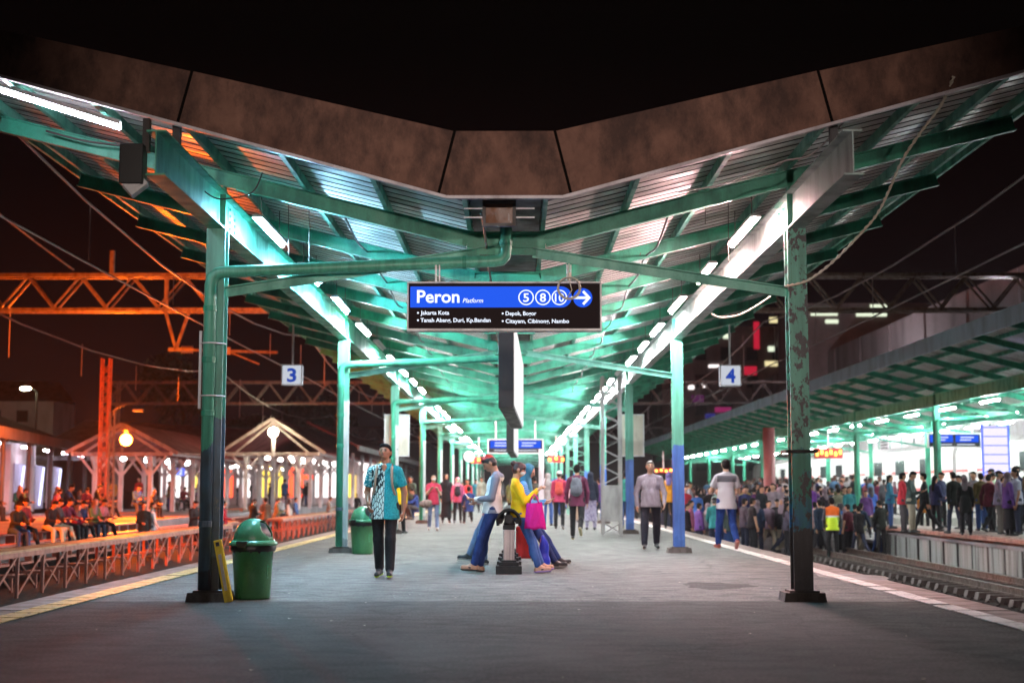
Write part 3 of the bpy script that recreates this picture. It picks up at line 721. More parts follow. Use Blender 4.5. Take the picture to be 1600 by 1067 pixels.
# ------------------------------------------------------------------ leaning rail
p = on_z(795, 897); RX, RY = p.x, p.y + .17
rail = empty('leaning_rail', (RX, RY, 0), 0, 'black and steel leaning rail with two people perched against it', 'bench')
for k in range(4):
    y = k * 1.25
    m1 = MB(); m1.box((0, y, .055), (.35, .34, .11)); m1.box((0, y, .135), (.27, .26, .05)); m1.box((0, y, .17), (.20, .2, .03)); m1.build('foot', M['blackpaint'], rail, bevel=.006)
    m1 = MB(); m1.box((0, y, .38), (.15, .13, .42)); m1.build('post', M['stainless'], rail, bevel=.01)
    m1 = MB(); m1.box((0, y, .62), (.16, .14, .06)); m1.tube([(0, y - .075, .73), (0, y + .075, .73)], .062, 16)
    for s in (-1, 1):
        m1.tube([(0, y, .85), (s * .06, y, .835), (s * .12, y, .78), (s * .155, y, .70), (s * .145, y, .64)], .022, 8)
        m1.tube([(s * .03, y - .09, .63), (s * .03, y - .07, .63)], .012, 8)
        m1.tube([(s * .115, y - .05, .70), (s * .115, y + .05, .70)], .036, 12)
    m1.build('bracket', M['blackpaint'], rail, smooth=False)
for s in (-1, 1):
    m1 = MB(); poly = [(s * .0, -.12, .875), (s * .07, -.12, .86), (s * .14, -.12, .80), (s * .175, -.12, .72), (s * .155, -.12, .715), (s * .12, -.12, .785), (s * .06, -.12, .838), (0, -.12, .85)]
    m1.prism(poly if s < 0 else poly[::-1], (0, 4.0, 0)); m1.build('perch', M['blackpaint'], rail)

# ------------------------------------------------------------------ top lamps and floodlight, loose cables
c = at(780, 334, 13.05)
root = empty('ceiling_lamp', c, 0, 'square brown glass lamp in a dark frame under the roof valley', 'lamp')
M['amber_glass'] = worn('amber_glass', (0.20, 0.10, 0.06), (0.11, 0.05, 0.03), 9, rough=.15, spec=.8)
kk = 13.05 / FPX; w, h = 48 * kk, 37 * kk
m1 = MB()
for q in (-1, 1): m1.box((q * w / 2, 0, 0), (.03, .06, h + .03)); m1.box((0, 0, q * h / 2), (w - .03, .06, .03))
m1.build('frame', M['dark_steel'], root)
m1 = MB(); m1.box((0, .02, 0), (w - .03, .02, h - .03)); m1.build('glass', M['amber_glass'], root)
m1 = MB()
for q in (-1, 1):
    for z in (-.03, .055): m1.bar((q * w / 2, .03, z), (q * .33, .03, z), .014, .014)
m1.build('bracket', M['frame_alu'], root)
c = at(208, 262, 12.35)
root = empty('floodlight', c, 0, 'black floodlight box hung at the front end of the left roof beam', 'lamp')
m1 = MB(); m1.box((0, 0, .02), (.21, .16, .36)); m1.build('housing', M['black'], root, bevel=.01)
m1 = MB(); m1.bar((-.02, 0, -.13), (.06, 0, -.10), .12, .15); m1.bar((.09, .02, -.10), (-.04, -.02, -.22), .14, .10, up=(1, 0, 1)); m1.build('lamp_head', M['white'], root, bevel=.006)
m1 = MB(); m1.box((.10, .05, .30), (.06, .06, .30)); m1.build('bracket', M['dark_steel'], root)
def cable(name, pts, r, mat, label, twist=0.0, cat='cable', n=6):
    pts = [Vector(p) for p in pts]; out_ = []
    for i in range(len(pts) - 1):
        p0, p1, p2, p3 = pts[max(i - 1, 0)], pts[i], pts[i + 1], pts[min(i + 2, len(pts) - 1)]
        for k in range(8):
            t = k / 8; out_.append(.5 * ((2 * p1) + (-p0 + p2) * t + (2 * p0 - 5 * p1 + 4 * p2 - p3) * t * t + (-p0 + 3 * p1 - 3 * p2 + p3) * t ** 3))
    out_.append(pts[-1]); m1 = MB()
    if twist:
        for ph in (0, math.pi):
            m1.tube([q + Vector((math.cos(i * 1.7 + ph), 0, math.sin(i * 1.7 + ph))) * twist for i, q in enumerate(out_)], r, n)
    else: m1.tube(out_, r, n)
    return tag(m1.build(name, M[mat], smooth=True), label, cat)
for i, (X, Y0, Y1, Z) in enumerate(((-.32, 13.2, 60, 3.72), (1.62, 14.9, 40, 4.02), (-1.85, 14.9, 44, 4.07))):
    pts = []; y = Y0
    while y < Y1: pts += [(X, y, Z), (X + .015, y + 1.37, Z - .07 - .03 * math.sin(y))]; y += 2.75
    cable('service_cable', pts, .013, 'black', ['thin black cable strung beside the roof valley', 'black cable looping from rafter to rafter on the right', 'black cable looping from rafter to rafter on the left'][i])
ys_ = [14.55, 14.5, 14.35, 14.1, 13.9, 13.7, 13.4, 13.1, 12.85, 12.6]
cable('twisted_cable', [at(x, y, d) for (x, y), d in zip(((1228, 447), (1262, 438), (1300, 410), (1340, 370), (1370, 335), (1390, 295), (1410, 250), (1440, 205), (1470, 165), (1490, 120)), ys_)], .0085, 'cablewhite', 'pale twisted cable sagging from the right column up to the roof edge', .010)
cable('loose_cable', [at(x, y, 15.6) for x, y in ((1112, 491), (1125, 496), (1142, 495), (1160, 490), (1185, 476), (1204, 463))], .011, 'cablewhite', 'short pale cable sagging beneath the right roof beam')
cable('dark_cable', [at(x, y, 13.2) for x, y in ((1395, 125), (1372, 145), (1320, 190), (1270, 240), (1225, 252), (1180, 270), (1120, 290), (1060, 300))], .009, 'wire_pale', 'thin dark cable drooping across the right roof sheets')
cable('dark_cable', [at(x, y, 14.0) for x, y in ((283, 250), (293, 268), (310, 290), (335, 309), (362, 310), (395, 300), (410, 270))], .008, 'black', 'black loose cable looping over the left roof beam')
cable('bracing_rod', [at(x, y, 14.5) for x, y in ((72, 205), (130, 220), (190, 228))], .012, 'wire', 'thin dark rod bolted along the pale left rafter')
for px, pyb in ((700, 372), (560, 330), (885, 372), (1040, 330)): pass
for i, (px, y0_, y1_) in enumerate(((451, 308, 400), (483, 325, 420), (1102, 280, 350), (1138, 300, 410))):
    cable('drop_wire', [at(px, y0_, 16.2), at(px, (y0_ + y1_) / 2, 16.2), at(px, y1_, 16.2)], .005, 'wire', '%s thin drop wire from the left under the near roof' % ORD[i])

# ------------------------------------------------------------------ overhead line gantries
def gantry(y, x0, x1, zb, zt, mat, label, pitch=2.0, tx=(), depth=.5):
    root = empty('overhead_gantry', (0, y, 0), 0, label, 'gantry')
    m1 = MB()
    for dy in (0, depth):
        m1.bar((x0, dy, zt), (x1, dy, zt), .12, .13); m1.bar((x0, dy, zb), (x1, dy, zb), .12, .12)
    m1.build('chords', mat, root); m1 = MB(); x = x0; k = 0
    while x < x1:
        m1 = MB()
        for dy in (0, depth):
            m1.bar((x, dy, zb + .06), (x + pitch / 2, dy, zt - .06), .07, .06); m1.bar((x + pitch / 2, dy, zt - .06), (x + pitch, dy, zb + .06), .07, .06)
        m1.bar((x, 0, zb), (x, depth, zb), .05, .05)
        m1.build('lattice_bay', mat, root); x += pitch
    for xx in tx:
        m1 = MB()
        for dx in (-.28, .28):
            for dy in (0, depth): m1.bar((xx + dx, dy, GZ), (xx + dx, dy, zt), .09, .09)
        z = GZ
        while z < zt - .5:
            for dy in (0, depth): m1.bar((xx - .28, dy, z), (xx + .28, dy, z + .5), .05, .04); m1.bar((xx + .28, dy, z + .5), (xx - .28, dy, z + 1.0), .05, .04)
            z += 1.0
        m1.build('mast', mat, root)
    return root
zb = at(0, 484, 48).z; zt = at(0, 430, 48).z
ga = gantry(48, -30, 27, zb, zt, M['rust_steel'], 'orange lit lattice gantry high over the left tracks, carrying an insulator arm', 1.78, tx=(-29.5, 26.5))
m1 = MB(); xa, xb_, xm = at(258, 485, 48).x, at(297, 485, 48).x, at(275, 545, 48).x; zm = at(275, 546, 48).z
m1.bar((xa, 0, zb), (xm, 0, zm), .10, .10); m1.bar((xb_, 0, zb), (xm, 0, zm), .10, .10); m1.box((xm, 0, zm), (.5, .12, .12)); m1.build('vee_bracket', M['rust_steel'], ga)
m1 = MB(); m1.lathe((0, 0, 0), [(.04, 0)] + [(r, .07 * j + q) for j in range(6) for r, q in ((.06, 0), (.13, .02), (.13, .035), (.06, .05))] + [(.04, .45)], 12)
me = m1.mesh('insulator', M['insul'], True); inst('insulator', me, ga, (at(283, 547, 48).x, 0, zm), (0, R(90), 0))
m1 = MB(); xe = at(434, 551, 48).x; m1.tube([(xm + .6, 0, zm - .02), (xe, 0, zm - .1)], .05, 8); m1.tube([(at(355, 547, 48).x, 0, zm - .05), (at(405, 570, 48).x, .0, zm - .5)], .035, 6)
m1.box((at(355, 550, 48).x, 0, zm - .05), (.22, .1, .25)); m1.build('registration_arm', M['rust_steel'], ga)
m1 = MB(); x_ = at(175, 428, 48).x; z_ = at(175, 392, 48).z; m1.bar((x_, 0, zt), (x_, 0, z_), .14, .14); m1.build('stub_post', M['rust_steel'], ga)
m1 = MB(); m1.box((at(262, 440, 48).x, -.1, (zb + zt) / 2), (.14, .06, zt - zb - .1)); m1.build('gusset', M['rust_steel'], ga)
zb2 = at(0, 630, 78).z; zt2 = at(0, 597, 78).z
gantry(78, -22.4, 27, zb2, zt2, M['gantry_dark'], 'dim second lattice gantry crossing farther along the tracks', 1.6, tx=(-22.2, 26.5))
zb3 = at(0, 690, 130).z; zt3 = at(0, 668, 130).z
gantry(130, -32, 27, zb3, zt3, M['gantry_dark'], 'faint third lattice gantry far down the tracks', 1.8)
# wires
def line_wire(X, z0, z1, y0_, y1_, r, mat, label, step=14, sag=.35, drops=None):
    pts = []; y = y0_
    while y < y1_:
        for k in range(6): t = k / 6; pts.append((X, y + step * t, z0 + (z1 - z0) * ((y + step * t - y0_) / (y1_ - y0_)) - sag * 4 * t * (1 - t)))
        y += step
    m1 = MB(); m1.tube(pts, r, 5)
    root = tag(m1.build('overhead_wire', M[mat]), label, 'wire')
    if drops:
        for k in range(drops[0]):
            y = y0_ + 6 + k * 6.5; m1 = MB(); i = min(len(pts) - 1, int((y - y0_) / step * 6)); m1.tube([(X, y, pts[i][2]), (X, y, drops[1])], .012, 4); m1.build('dropper', M[mat], root)
    return root
line_wire(-7.9, 6.9, 6.9, 20, 140, .024, 'wire_pale', 'upper overhead wire over the left tracks, nearest the canopy', 34, .9, (14, 5.35))
line_wire(-7.9, 5.3, 5.3, 20, 140, .02, 'wire_pale', 'lower overhead contact wire over the left tracks', 34, .05)
line_wire(-13.8, 6.6, 6.6, 26, 140, .024, 'wire_pale', 'outer overhead wire over the left benches, crossing above the sodium lamp', 40, 1.0, (10, 4.7))
line_wire(-15.2, 10.4, 8.4, 30, 52, .03, 'rust_steel', 'thick orange wire slanting above the left gantry', 22, .2)
line_wire(8.6, 6.9, 6.9, 15, 140, .024, 'wire_pale', 'upper overhead wire over the right tracks', 34, .7, (12, 5.3))
line_wire(8.6, 5.3, 5.3, 15, 140, .02, 'wire_pale', 'lower overhead contact wire over the right tracks', 34, .05)

# ------------------------------------------------------------------ left side: stepped timber platforms
def trestle(x, y0_, y1_, ztop, zbase, w, mat, label, pitch=1.45, leg=.06, braces=True):
    root = empty('trestle_bench', (x, y0_, zbase), 0, label, 'bench'); H2 = ztop - zbase; n = int((y1_ - y0_) / pitch)
    m1 = MB(); m1.box((w * .25, pitch / 2, H2 - .03), (w * .47, pitch - .015, .05)); me = m1.mesh('plank', M['wood'])
    m1 = MB(); m1.box((w / 2, 0, H2 / 2 - .03), (leg, leg, H2 - .06)); m1.box((-w / 2, 0, H2 / 2 - .03), (leg, leg, H2 - .06)); m1.box((0, 0, H2 - .09), (w, leg * .8, .06)); m1.box((0, 0, H2 * .45), (w, leg * .7, .05)); lg = m1.mesh('trestle_leg', mat)
    m1 = MB(); m1.bar((w / 2 + .012, .03, .06), (w / 2 + .012, pitch - .03, H2 - .1), .045, .02, up=(1, 0, 0)); b1 = m1.mesh('brace', mat)
    m1 = MB(); m1.bar((-w / 2, pitch - .03, .06), (-w / 2, .03, H2 - .1), .045, .02, up=(1, 0, 0)); b2 = m1.mesh('brace', mat)
    for k in range(n + 1):
        inst('trestle_leg', lg, root, (0, k * pitch, 0))
        if k < n:
            for q in (0, -1): inst('plank', me, root, (q * w * .5, k * pitch, .004 * math.sin(k * 9 + q)), (0, R(.3 * math.sin(k * 5)), 0))
            if braces: inst('brace', b1, root, (0, k * pitch, 0)); inst('brace', b2, root, (0, k * pitch, 0))
    m1 = MB(); m1.bar((w / 2 + .01, 0, H2 - .09), (w / 2 + .01, n * pitch, H2 - .09), .06, .09); m1.bar((-w / 2, 0, H2 * .4), (-w / 2, n * pitch, H2 * .4), .05, .06); m1.build('side_rail', mat, root)
    return root
trestle(-9.75, 18.5, 47.5, -.02, GZ, .62, M['redsteel'], 'long timber topped trestle bench with crossed legs beside the left track')
trestle(-9.6, 57, 83, -.02, GZ, .6, M['redsteel'], 'farther red trestle bench seen between the bin and second column')
trestle(-11.1, 50, 56.5, -.1, GZ, .6, M['redsteel'], 'short trestle bench just behind the near left column')
def step_row(x, y0_, y1_, zt_, label, w=.3, dz=.34):
    root = empty('step_rail', (x, y0_, zt_ - dz), 0, label, 'step')
    n = int((y1_ - y0_) / 1.1); m1 = MB(); m1.box((0, (y1_ - y0_) / 2, dz - .03), (w, y1_ - y0_, .06)); m1.build('tread', M['redsteel'], root)
    m1 = MB(); m1.box((0, (y1_ - y0_) / 2, .03), (w * .8, y1_ - y0_, .05)); m1.build('lower_rail', M['redsteel'], root)
    m1 = MB(); m1.box((0, 0, dz / 2), (w * .7, .05, dz - .1)); me = m1.mesh('short_post', M['redsteel'])
    for k in range(n): inst('short_post', me, root, (0, k * 1.1 + .3, 0))
step_row(-12.9, 30, 58, -.26, 'lower red step rail in front of the seated left passengers')
step_row(-12.5, 31, 62, -.45, 'lowest red step rail on the left trackbed', .25, .3)
step_row(-13.4, 30, 52, -.02, 'upper red step rail that the seated passengers sit on', .35)
step_row(-13.0, 60, 84, -.15, 'far red step rail beyond the standing pair', .3)
b = MB(); b.box((-18.2, 96, -.50), (9.0, 132, .96)); struct(b.build('left_platform', M['concrete_dark']))
for (px, py, Y, L_, lb) in ((180, 801, 66, 4.2, 'yellow lit plank bench on the left platform, the longer one'), (208, 808, 59, 2.4, 'yellow lit plank bench on the left platform, the shorter one'), (345, 795, 72, 2.5, 'plank bench glowing orange beside the near left column')):
    p = at(px, py, Y); root = empty('plank_bench', (p.x, p.y, GZ if p.x > -13.7 else -.02), 0, lb, 'bench'); zt_ = p.z - root.location.z
    for q in (-1, 0, 1): m1 = MB(); m1.box((0, q * .16, zt_), (L_, .14, .05)); m1.build('plank', M['wood'], root)
    for q in (-1, 1):
        m1 = MB(); m1.box((q * L_ * .42, .2, zt_ / 2), (.07, .07, zt_ - .03)); m1.box((q * L_ * .42, -.2, zt_ / 2), (.07, .07, zt_ - .03)); m1.build('leg', M['redsteel'], root)

# ------------------------------------------------------------------ left side: gabled platform shelters
emis('glow_white', (1.0, 0.93, 0.88), 6); emis('glow_green', (0.85, 1.0, 0.85), 7); emis('glow_yellow', (1.0, 0.70, 0.10), .7); emis('glow_wall', (1.0, 0.88, 0.86), .8); emis('glow_red', (1.0, 0.08, 0.03), 1.2); emis('glow_blue', (0.08, 0.12, .7), .8)
M['gable_timber'] = worn('gable_timber', (0.34, 0.27, 0.27), (0.2, 0.14, 0.14), 3)
def shelter(xc, y0_, y1_, hw, zr, ze, label, roof='redroof', lamps=True):
    root = empty('gable_shelter', (xc, y0_, 0), 0, label, 'shelter'); L_ = y1_ - y0_
    for s in (-1, 1):
        m1 = MB(); a, b_ = Vector((0, -.3, zr)), Vector((s * (hw + .25), -.3, ze - .12)); up = Vector((0, 0, .09))
        m1.prism([a, b_, b_ + up, a + up] if s > 0 else [a, a + up, b_ + up, b_], (0, L_, 0)); m1.build('roof_slope', M[roof], root)
        m1 = MB(); m1.bar((0, -.36, zr + .04), (s * (hw + .3), -.36, ze - .10), .05, .17, up=(0, 0, 1)); m1.build('bargeboard', M['gable_timber'], root)
        m1 = MB(); m1.bar((s * hw * .98, -.3, ze - .1), (s * hw * .98, L_, ze - .1), .12, .2); m1.build('eave_beam', M['post_white'], root)
    m1 = MB(); m1.bar((-hw, -.2, ze - .12), (hw, -.2, ze - .12), .1, .18); m1.bar((0, -.2, ze), (0, -.2, zr), .1, .12); m1.bar((-hw * .75, -.2, ze - .05), (0, -.2, zr - .15), .08, .12); m1.bar((hw * .75, -.2, ze - .05), (0, -.2, zr - .15), .08, .12); m1.build('gable_truss', M['gable_timber'], root)
    px = hw * .55; m1 = MB(); m1.box((0, 0, (ze - .2) / 2), (.2, .2, ze - .2)); pm = m1.mesh('post', M['post_white'])
    m1 = MB(); m1.bar((0, 0, ze - 1.15), (.75, 0, ze - .2), .09, .10); m1.bar((0, 0, ze - 1.15), (-.75, 0, ze - .2), .09, .10); m1.bar((0, 0, ze - 1.0), (0, .8, ze - .2), .08, .09); m1.bar((0, 0, ze - 1.0), (0, -.8, ze - .2), .08, .09); bm_ = m1.mesh('post_brace', M['post_white'])
    k = 0
    while k * 4.5 < L_:
        for s in (-1, 1): q = inst('post', pm, root, (s * px, k * 4.5, 0)); inst('post_brace', bm_, q)
        k += 1
    if lamps:
        m1 = MB(); m1.sphere((0, 0, 0), .16, 10, 6, (1, 1, .7)); lm = m1.mesh('globe_lamp', M['glow_white'])
        for k in range(min(10, int(L_ / 4.5))):
            for s in (-1, 1): inst('globe_lamp', lm, root, (s * px * .45, k * 4.5 + 2.2, ze - .30))
    return root
p = at(194, 664, 68); e1 = at(118, 703, 68); e2 = at(275, 714, 68)
S1 = shelter(p.x, 68, 125, (e2.x - e1.x) / 2, p.z, (e1.z + e2.z) / 2 + .1, 'gabled timber shelter glowing orange around its sodium lamp')
p2 = at(427, 656, 80); e1 = at(350, 703, 80); e2 = at(500, 714, 80)
S2 = shelter(p2.x, 80, 150, (e2.x - e1.x) / 2, p2.z, (e1.z + e2.z) / 2 + .1, 'gabled timber shelter with white floodlight at its peak')
# wide red roof that links the shelters
m1 = MB(); a = at(255, 716, 92); 
root = empty('link_roof', (0, 92, 0), 0, 'long low red roof stretching behind the two gabled shelters', 'roof')
m1 = MB(); m1.prism([(-32, 0, 3.15), (-12.5, 0, 3.0), (-12.5, 14, 5.0), (-32, 14, 6.1)], (0, 0, .15)); m1.build('roof_slope', M['redroof'], root)
m1 = MB(); m1.box((-22, -.1, 3.12), (19, .12, .28)); m1.build('fascia', M['post_white'], root)
p = at(590, 712, 84); root = empty('red_canopy', (p.x, 84, 0), 0, 'deep red sloping roof edge beside the second left column', 'canopy')
m1 = MB(); m1.prism([(-4.2, 0, 5.0), (-1.2, 0, 3.6), (-1.2, 60, 3.6), (-4.2, 60, 5.0)], (0, 0, .12)); m1.build('roof_slope', M['redroof'], root)
m1 = MB(); m1.bar((-1.15, 0, 3.55), (-1.15, 60, 3.55), .1, .3); m1.build('fascia', M['post_white'], root)
m1 = MB(); m1.box((0, 0, 1.7), (.18, .18, 3.4)); me = m1.mesh('post', M['post_white'])
for k in range(10): inst('post', me, root, (-2.2, 1 + k * 5.5, 0))

# sodium lamp on lattice pole, flood lamp on its post
lp = at(197, 687, 57)
root = empty('sodium_lamp', lp, 0, 'glowing orange sodium lamp in front of the left gable', 'lamp')
emis('sodium', (1.0, 0.20, 0.012), 70); emis('flood', (1.0, 0.97, 0.62), 60)
m1 = MB(); m1.sphere((0, 0, 0), .23, 16, 10); o = m1.build('bulb', M['sodium'], root, smooth=True)
m1 = MB(); m1.lathe((0, 0, 0), [(.02, .42), (.07, .40), (.09, .33), (.09, .25)], 14); m1.build('hood', M['dark_steel'], root)
m1 = MB(); m1.tube([(0, 0, .33), (-.06, .8, .4), (-.5, 1.4, .4)], .03, 6); m1.build('arm', M['rust_steel'], root)
l = lamp('sodium_light', (lp.x, lp.y - .5, lp.z), (1.0, .13, .006), 4500, .2)
lf = at(427, 675, 78)
root = empty('flood_lamp', lf, 0, 'bright white flood lamp at the peak of the second gable', 'lamp')
m1 = MB(); m1.sphere((0, 0, 0), .26, 16, 10); m1.build('bulb', M['flood'], root, smooth=True)
m1 = MB(); m1.tube([(0, .2, -.1), (0, .2, -1.35)], .09, 8); m1.tube([(0, 0, -.22), (0, .2, -.25)], .06, 8); m1.build('post', M['post_white'], root)
lamp('flood_light', (lf.x, lf.y - .6, lf.z), (1.0, .96, .70), 45, .2)
# lattice pole with unlit street lamp arm
pb_ = at(172, 790, 53); pt_ = at(172, 643, 53)
root = empty('lattice_pole', (pb_.x, 53, GZ), 0, 'orange lit lattice lamp pole in front of the left gable', 'lamp post')
zt_ = pt_.z - GZ; m1 = MB()
for dx in (-.12, .12):
    for dy in (-.1, .1): m1.bar((dx, dy, 0), (dx * .6, dy * .6, zt_), .035, .035)
z = 0; k = 0
while z < zt_ - .3:
    f = 1 - .4 * z / zt_; sgn = 1 if k % 2 else -1; m1.bar((-.12 * f * sgn, -.1 * f, z), (.12 * f * sgn, -.1 * f, z + .35), .025, .02); z += .35; k += 1
m1.build('lattice', M['rust_steel'], root)
m1 = MB(); m1.tube([(0, 0, zt_), (.15, 0, zt_ + .15), (.5, 0, zt_ + .28)], .03, 6); m1.build('arm', M['rust_steel'], root)
m1 = MB(); m1.box((.95, 0, zt_ + .05), (.36, .16, .08)); m1.build('lamp_head', M['white'], root)
mx = at(160, 790, 64)
root = empty('lattice_mast', (mx.x, 64, GZ), 0, 'broad red brown lattice mast standing left of the sodium lamp', 'mast'); zt_ = at(160, 560, 64).z - GZ
m1 = MB()
for dx in (-.18, .18):
    for dy in (-.18, .18): m1.bar((dx, dy, 0), (dx, dy, zt_), .06, .06)
z = 0
while z < zt_ - .4:
    for dy in (-.18, .18): m1.bar((-.18, dy, z), (.18, dy, z + .45), .04, .03); m1.bar((.18, dy, z), (-.18, dy, z + .45), .04, .03)
    z += .45
m1.build('lattice', M['redsteel'], root)
# second sodium yard lamp on its own mast left of the frame
SL = (-15.5, 30.0, 4.9)
root = empty('yard_lamp', SL, 0, 'sodium yard lamp on a tall mast just left of the view', 'lamp')
m1 = MB(); m1.sphere((0, 0, 0), .2, 12, 8); m1.build('bulb', M['sodium'], root, smooth=True)
m1 = MB(); m1.tube([(-.4, 0, -4.9), (-.4, 0, .2), (0, 0, .3)], .07, 8); m1.build('pole', M['rust_steel'], root)
yl = lamp('yard_light', (SL[0] + .5, SL[1], SL[2]), (1.0, .13, .006), 9500, .2, 'SPOT'); yl.data.spot_size = R(84); yl.data.spot_blend = 1.0; yl.rotation_euler = (Vector((-11.5, 42, 1.8)) - yl.location).to_track_quat('-Z', 'Y').to_euler()

# ------------------------------------------------------------------ long station building on the far left
emis('panel_strip', (.6, .6, 1.0), 1.4)
ea = at_x(0, 680, -22.5); eb = at(120, 704, 84)
ang = math.atan2(eb.y - ea.y, eb.x - ea.x)
root = empty('station_building', (ea.x, ea.y, 0), ang, 'long pale station building with dark roof and bright doorways at far left', 'building')
ze = ea.z; Lb = 26
m1 = MB(); m1.box((3, 2.2, ze / 2), (36, .2, ze + .3)); m1.build('wall', M['plaster'], root)
m1 = MB(); m1.prism([(-14, -.3, ze), (Lb, -.3, ze), (Lb, 8, ze + 3.0), (-14, 8, ze + 3.0)], (0, 0, .15)); m1.build('roof', M['darkroof'], root)
m1 = MB(); m1.box((6, -.32, ze + .10), (40, .08, .5)); m1.build('eave_board', M['concrete_dark'], root)
for k in range(6):
    x = -6 + k * 6.2
    m1 = MB(); m1.tube([(x, -.1, 0), (x, -.1, ze - .35), (x, -.1, ze - .2), (x + .8, -.1, ze - .15), (x + .8, -.1, ze + .05)], .11, 8); m1.build('downpipe', M['dark_steel'], root)
    m1 = MB(); m1.box((x + .1, 1.98, ze / 2), (.7, .25, ze)); m1.build('pilaster', M['plaster'], root)
    m1 = MB(); m1.box((x + 3.2, 2.06, 1.25), (3.0, .06, 2.5)); d = m1.build('doorway', M['doorglow'] if 'doorglow' in M else base('doorway_interior', (.34, .34, .5), .5), root)
    m1 = MB(); m1.bar((x + 2.9, 1.95, .2), (x + 4.1, 1.95, 2.4), .09, .05); m1.build('strip_light', M['panel_strip'], d)
    m1 = MB(); m1.box((x + 3.0, .6, ze - .25), (1.3, .14, .07)); m1.build('ceiling_tube', M['tube_near_l'] if 'tube_near_l' in M else M['tube_edge'], root)
# lit kiosks behind the shelters
root = empty('kiosk_row', (-19, 112, 0), 0, 'row of bright white and yellow shop fronts behind the shelters', 'shop')
m1 = MB(); m1.box((0, 1, 1.9), (18, 2, 3.8)); m1.build('wall', M['plaster'], root)
random.seed(11)
x = -8.8
while x < 8.4:
    w = random.uniform(.5, 1.3); c_ = random.random(); mt = 'glow_wall' if c_ < .62 else ('glow_yellow' if c_ < .92 else 'glow_red')
    m1 = MB(); h_ = random.uniform(1.8, 3.0); m1.box((x + w / 2, -.03, .5 + h_ / 2), (w, .05, h_)); m1.build('lit_panel', M[mt], root); x += w + random.uniform(.12, .5)
p = at(282, 737, 82); root = empty('number_sign', p, 0, 'small blue sign with white number 2 under the left shelter', 'sign')
m1 = MB(); m1.box((0, .05, 0), (.44, .08, .44)); m1.build('box', M['glow_blue'], root); fit_text('2', -.10, .10, .14, .30, root, .03, y=.0, conv=lambda a, b_: (a, -b_), k=1.0)
for i, (px, py) in enumerate(((463, 744), (482, 745))):
    p = at(px, py, 100); m1 = MB(); m1.box((p.x, p.y, p.z), (.62, .1, .32)); tag(m1.build('led_board', M['glow_red']), ['left', 'right'][i] + ' of two small red lit boards under the second shelter', 'sign')
p = at(40, 607, 110); root = empty('street_lamp', (p.x, p.y, p.z), 0, 'tiny distant street lamp above the dark roof at far left', 'lamp')
m1 = MB(); m1.sphere((.0, 0, 0), .26, 8, 6, (1.6, 1, .5)); m1.build('lamp_head', M['flood'], root); m1 = MB(); m1.tube([(.6, 0, 0), (.9, 0, -.3), (.9, 0, -8.5)], .07, 6); m1.build('pole', M['dark_steel'], root)
p = at(10, 628, 125); root = empty('house', (p.x, 125, 0), 0, 'dim pale house with dark roof behind the station building', 'house')
m1 = MB(); m1.box((0, 2, p.z / 2), (9, 6, p.z)); m1.build('wall', M['plaster'], root); m1 = MB(); m1.prism([(-5.5, -1, p.z), (5.5, -1, p.z), (3, 2, p.z + 2), (-3, 2, p.z + 2)], (0, 3, .1)); m1.build('roof', M['darkroof'], root)
for k in range(3): m1 = MB(); m1.box((-3 + k * 2.4, -1.02, p.z - 1.3), (1, .05, 1)); m1.build('window', M['dark_steel'], root)
# trees
def tree(px, py, Y, w, h, label):
    p = at(px, py, Y); root = empty('tree', (p.x, Y, GZ), 0, label, 'tree'); zt_ = p.z - GZ
    m1 = MB(); m1.tube([(0, 0, 0), (.2, 0, zt_ * .5), (-.1, 0, zt_ * .85)], .3, 8, rs=[.35, .26, .12])
    for k in range(5): a = k * 1.3; m1.tube([(0, 0, zt_ * .5), (w * .25 * math.cos(a), w * .2 * math.sin(a), zt_ * .78)], .1, 5, rs=[.12, .04])
    m1.build('trunk', M['trunk'], root, smooth=True); rnd = random.Random(px); m1 = MB(); cl = []
    for k in range(16): cl.append((rnd.uniform(-w, w) * .42, rnd.uniform(-w, w) * .3, zt_ - h * rnd.uniform(.12, .8), rnd.uniform(.16, .28) * w))
    for k in range(3000):
        c_ = cl[k % 16]; v = Vector((rnd.gauss(0, 1), rnd.gauss(0, 1), rnd.gauss(0, .8))).normalized() * c_[3] * rnd.uniform(.6, 1.05)
        q = Vector(c_[:3]) + v; a = Vector((rnd.uniform(-1, 1), rnd.uniform(-1, 1), rnd.uniform(-1, 1))) * .22; b_ = Vector((rnd.uniform(-1, 1), rnd.uniform(-1, 1), rnd.uniform(-1, 1))) * .22
        m1.quad(q - a, q + b_, q + a, q - b_)
    m1.build('crown', M['leaf'], root)
tree(285, 562, 118, 7, 5, 'dark tree crown above the red roofs right of the mast')
tree(480, 640, 150, 9, 4, 'dark tree behind the second gabled shelter')
tree(380, 655, 150, 7, 4, 'low dark tree just right of the near left column')
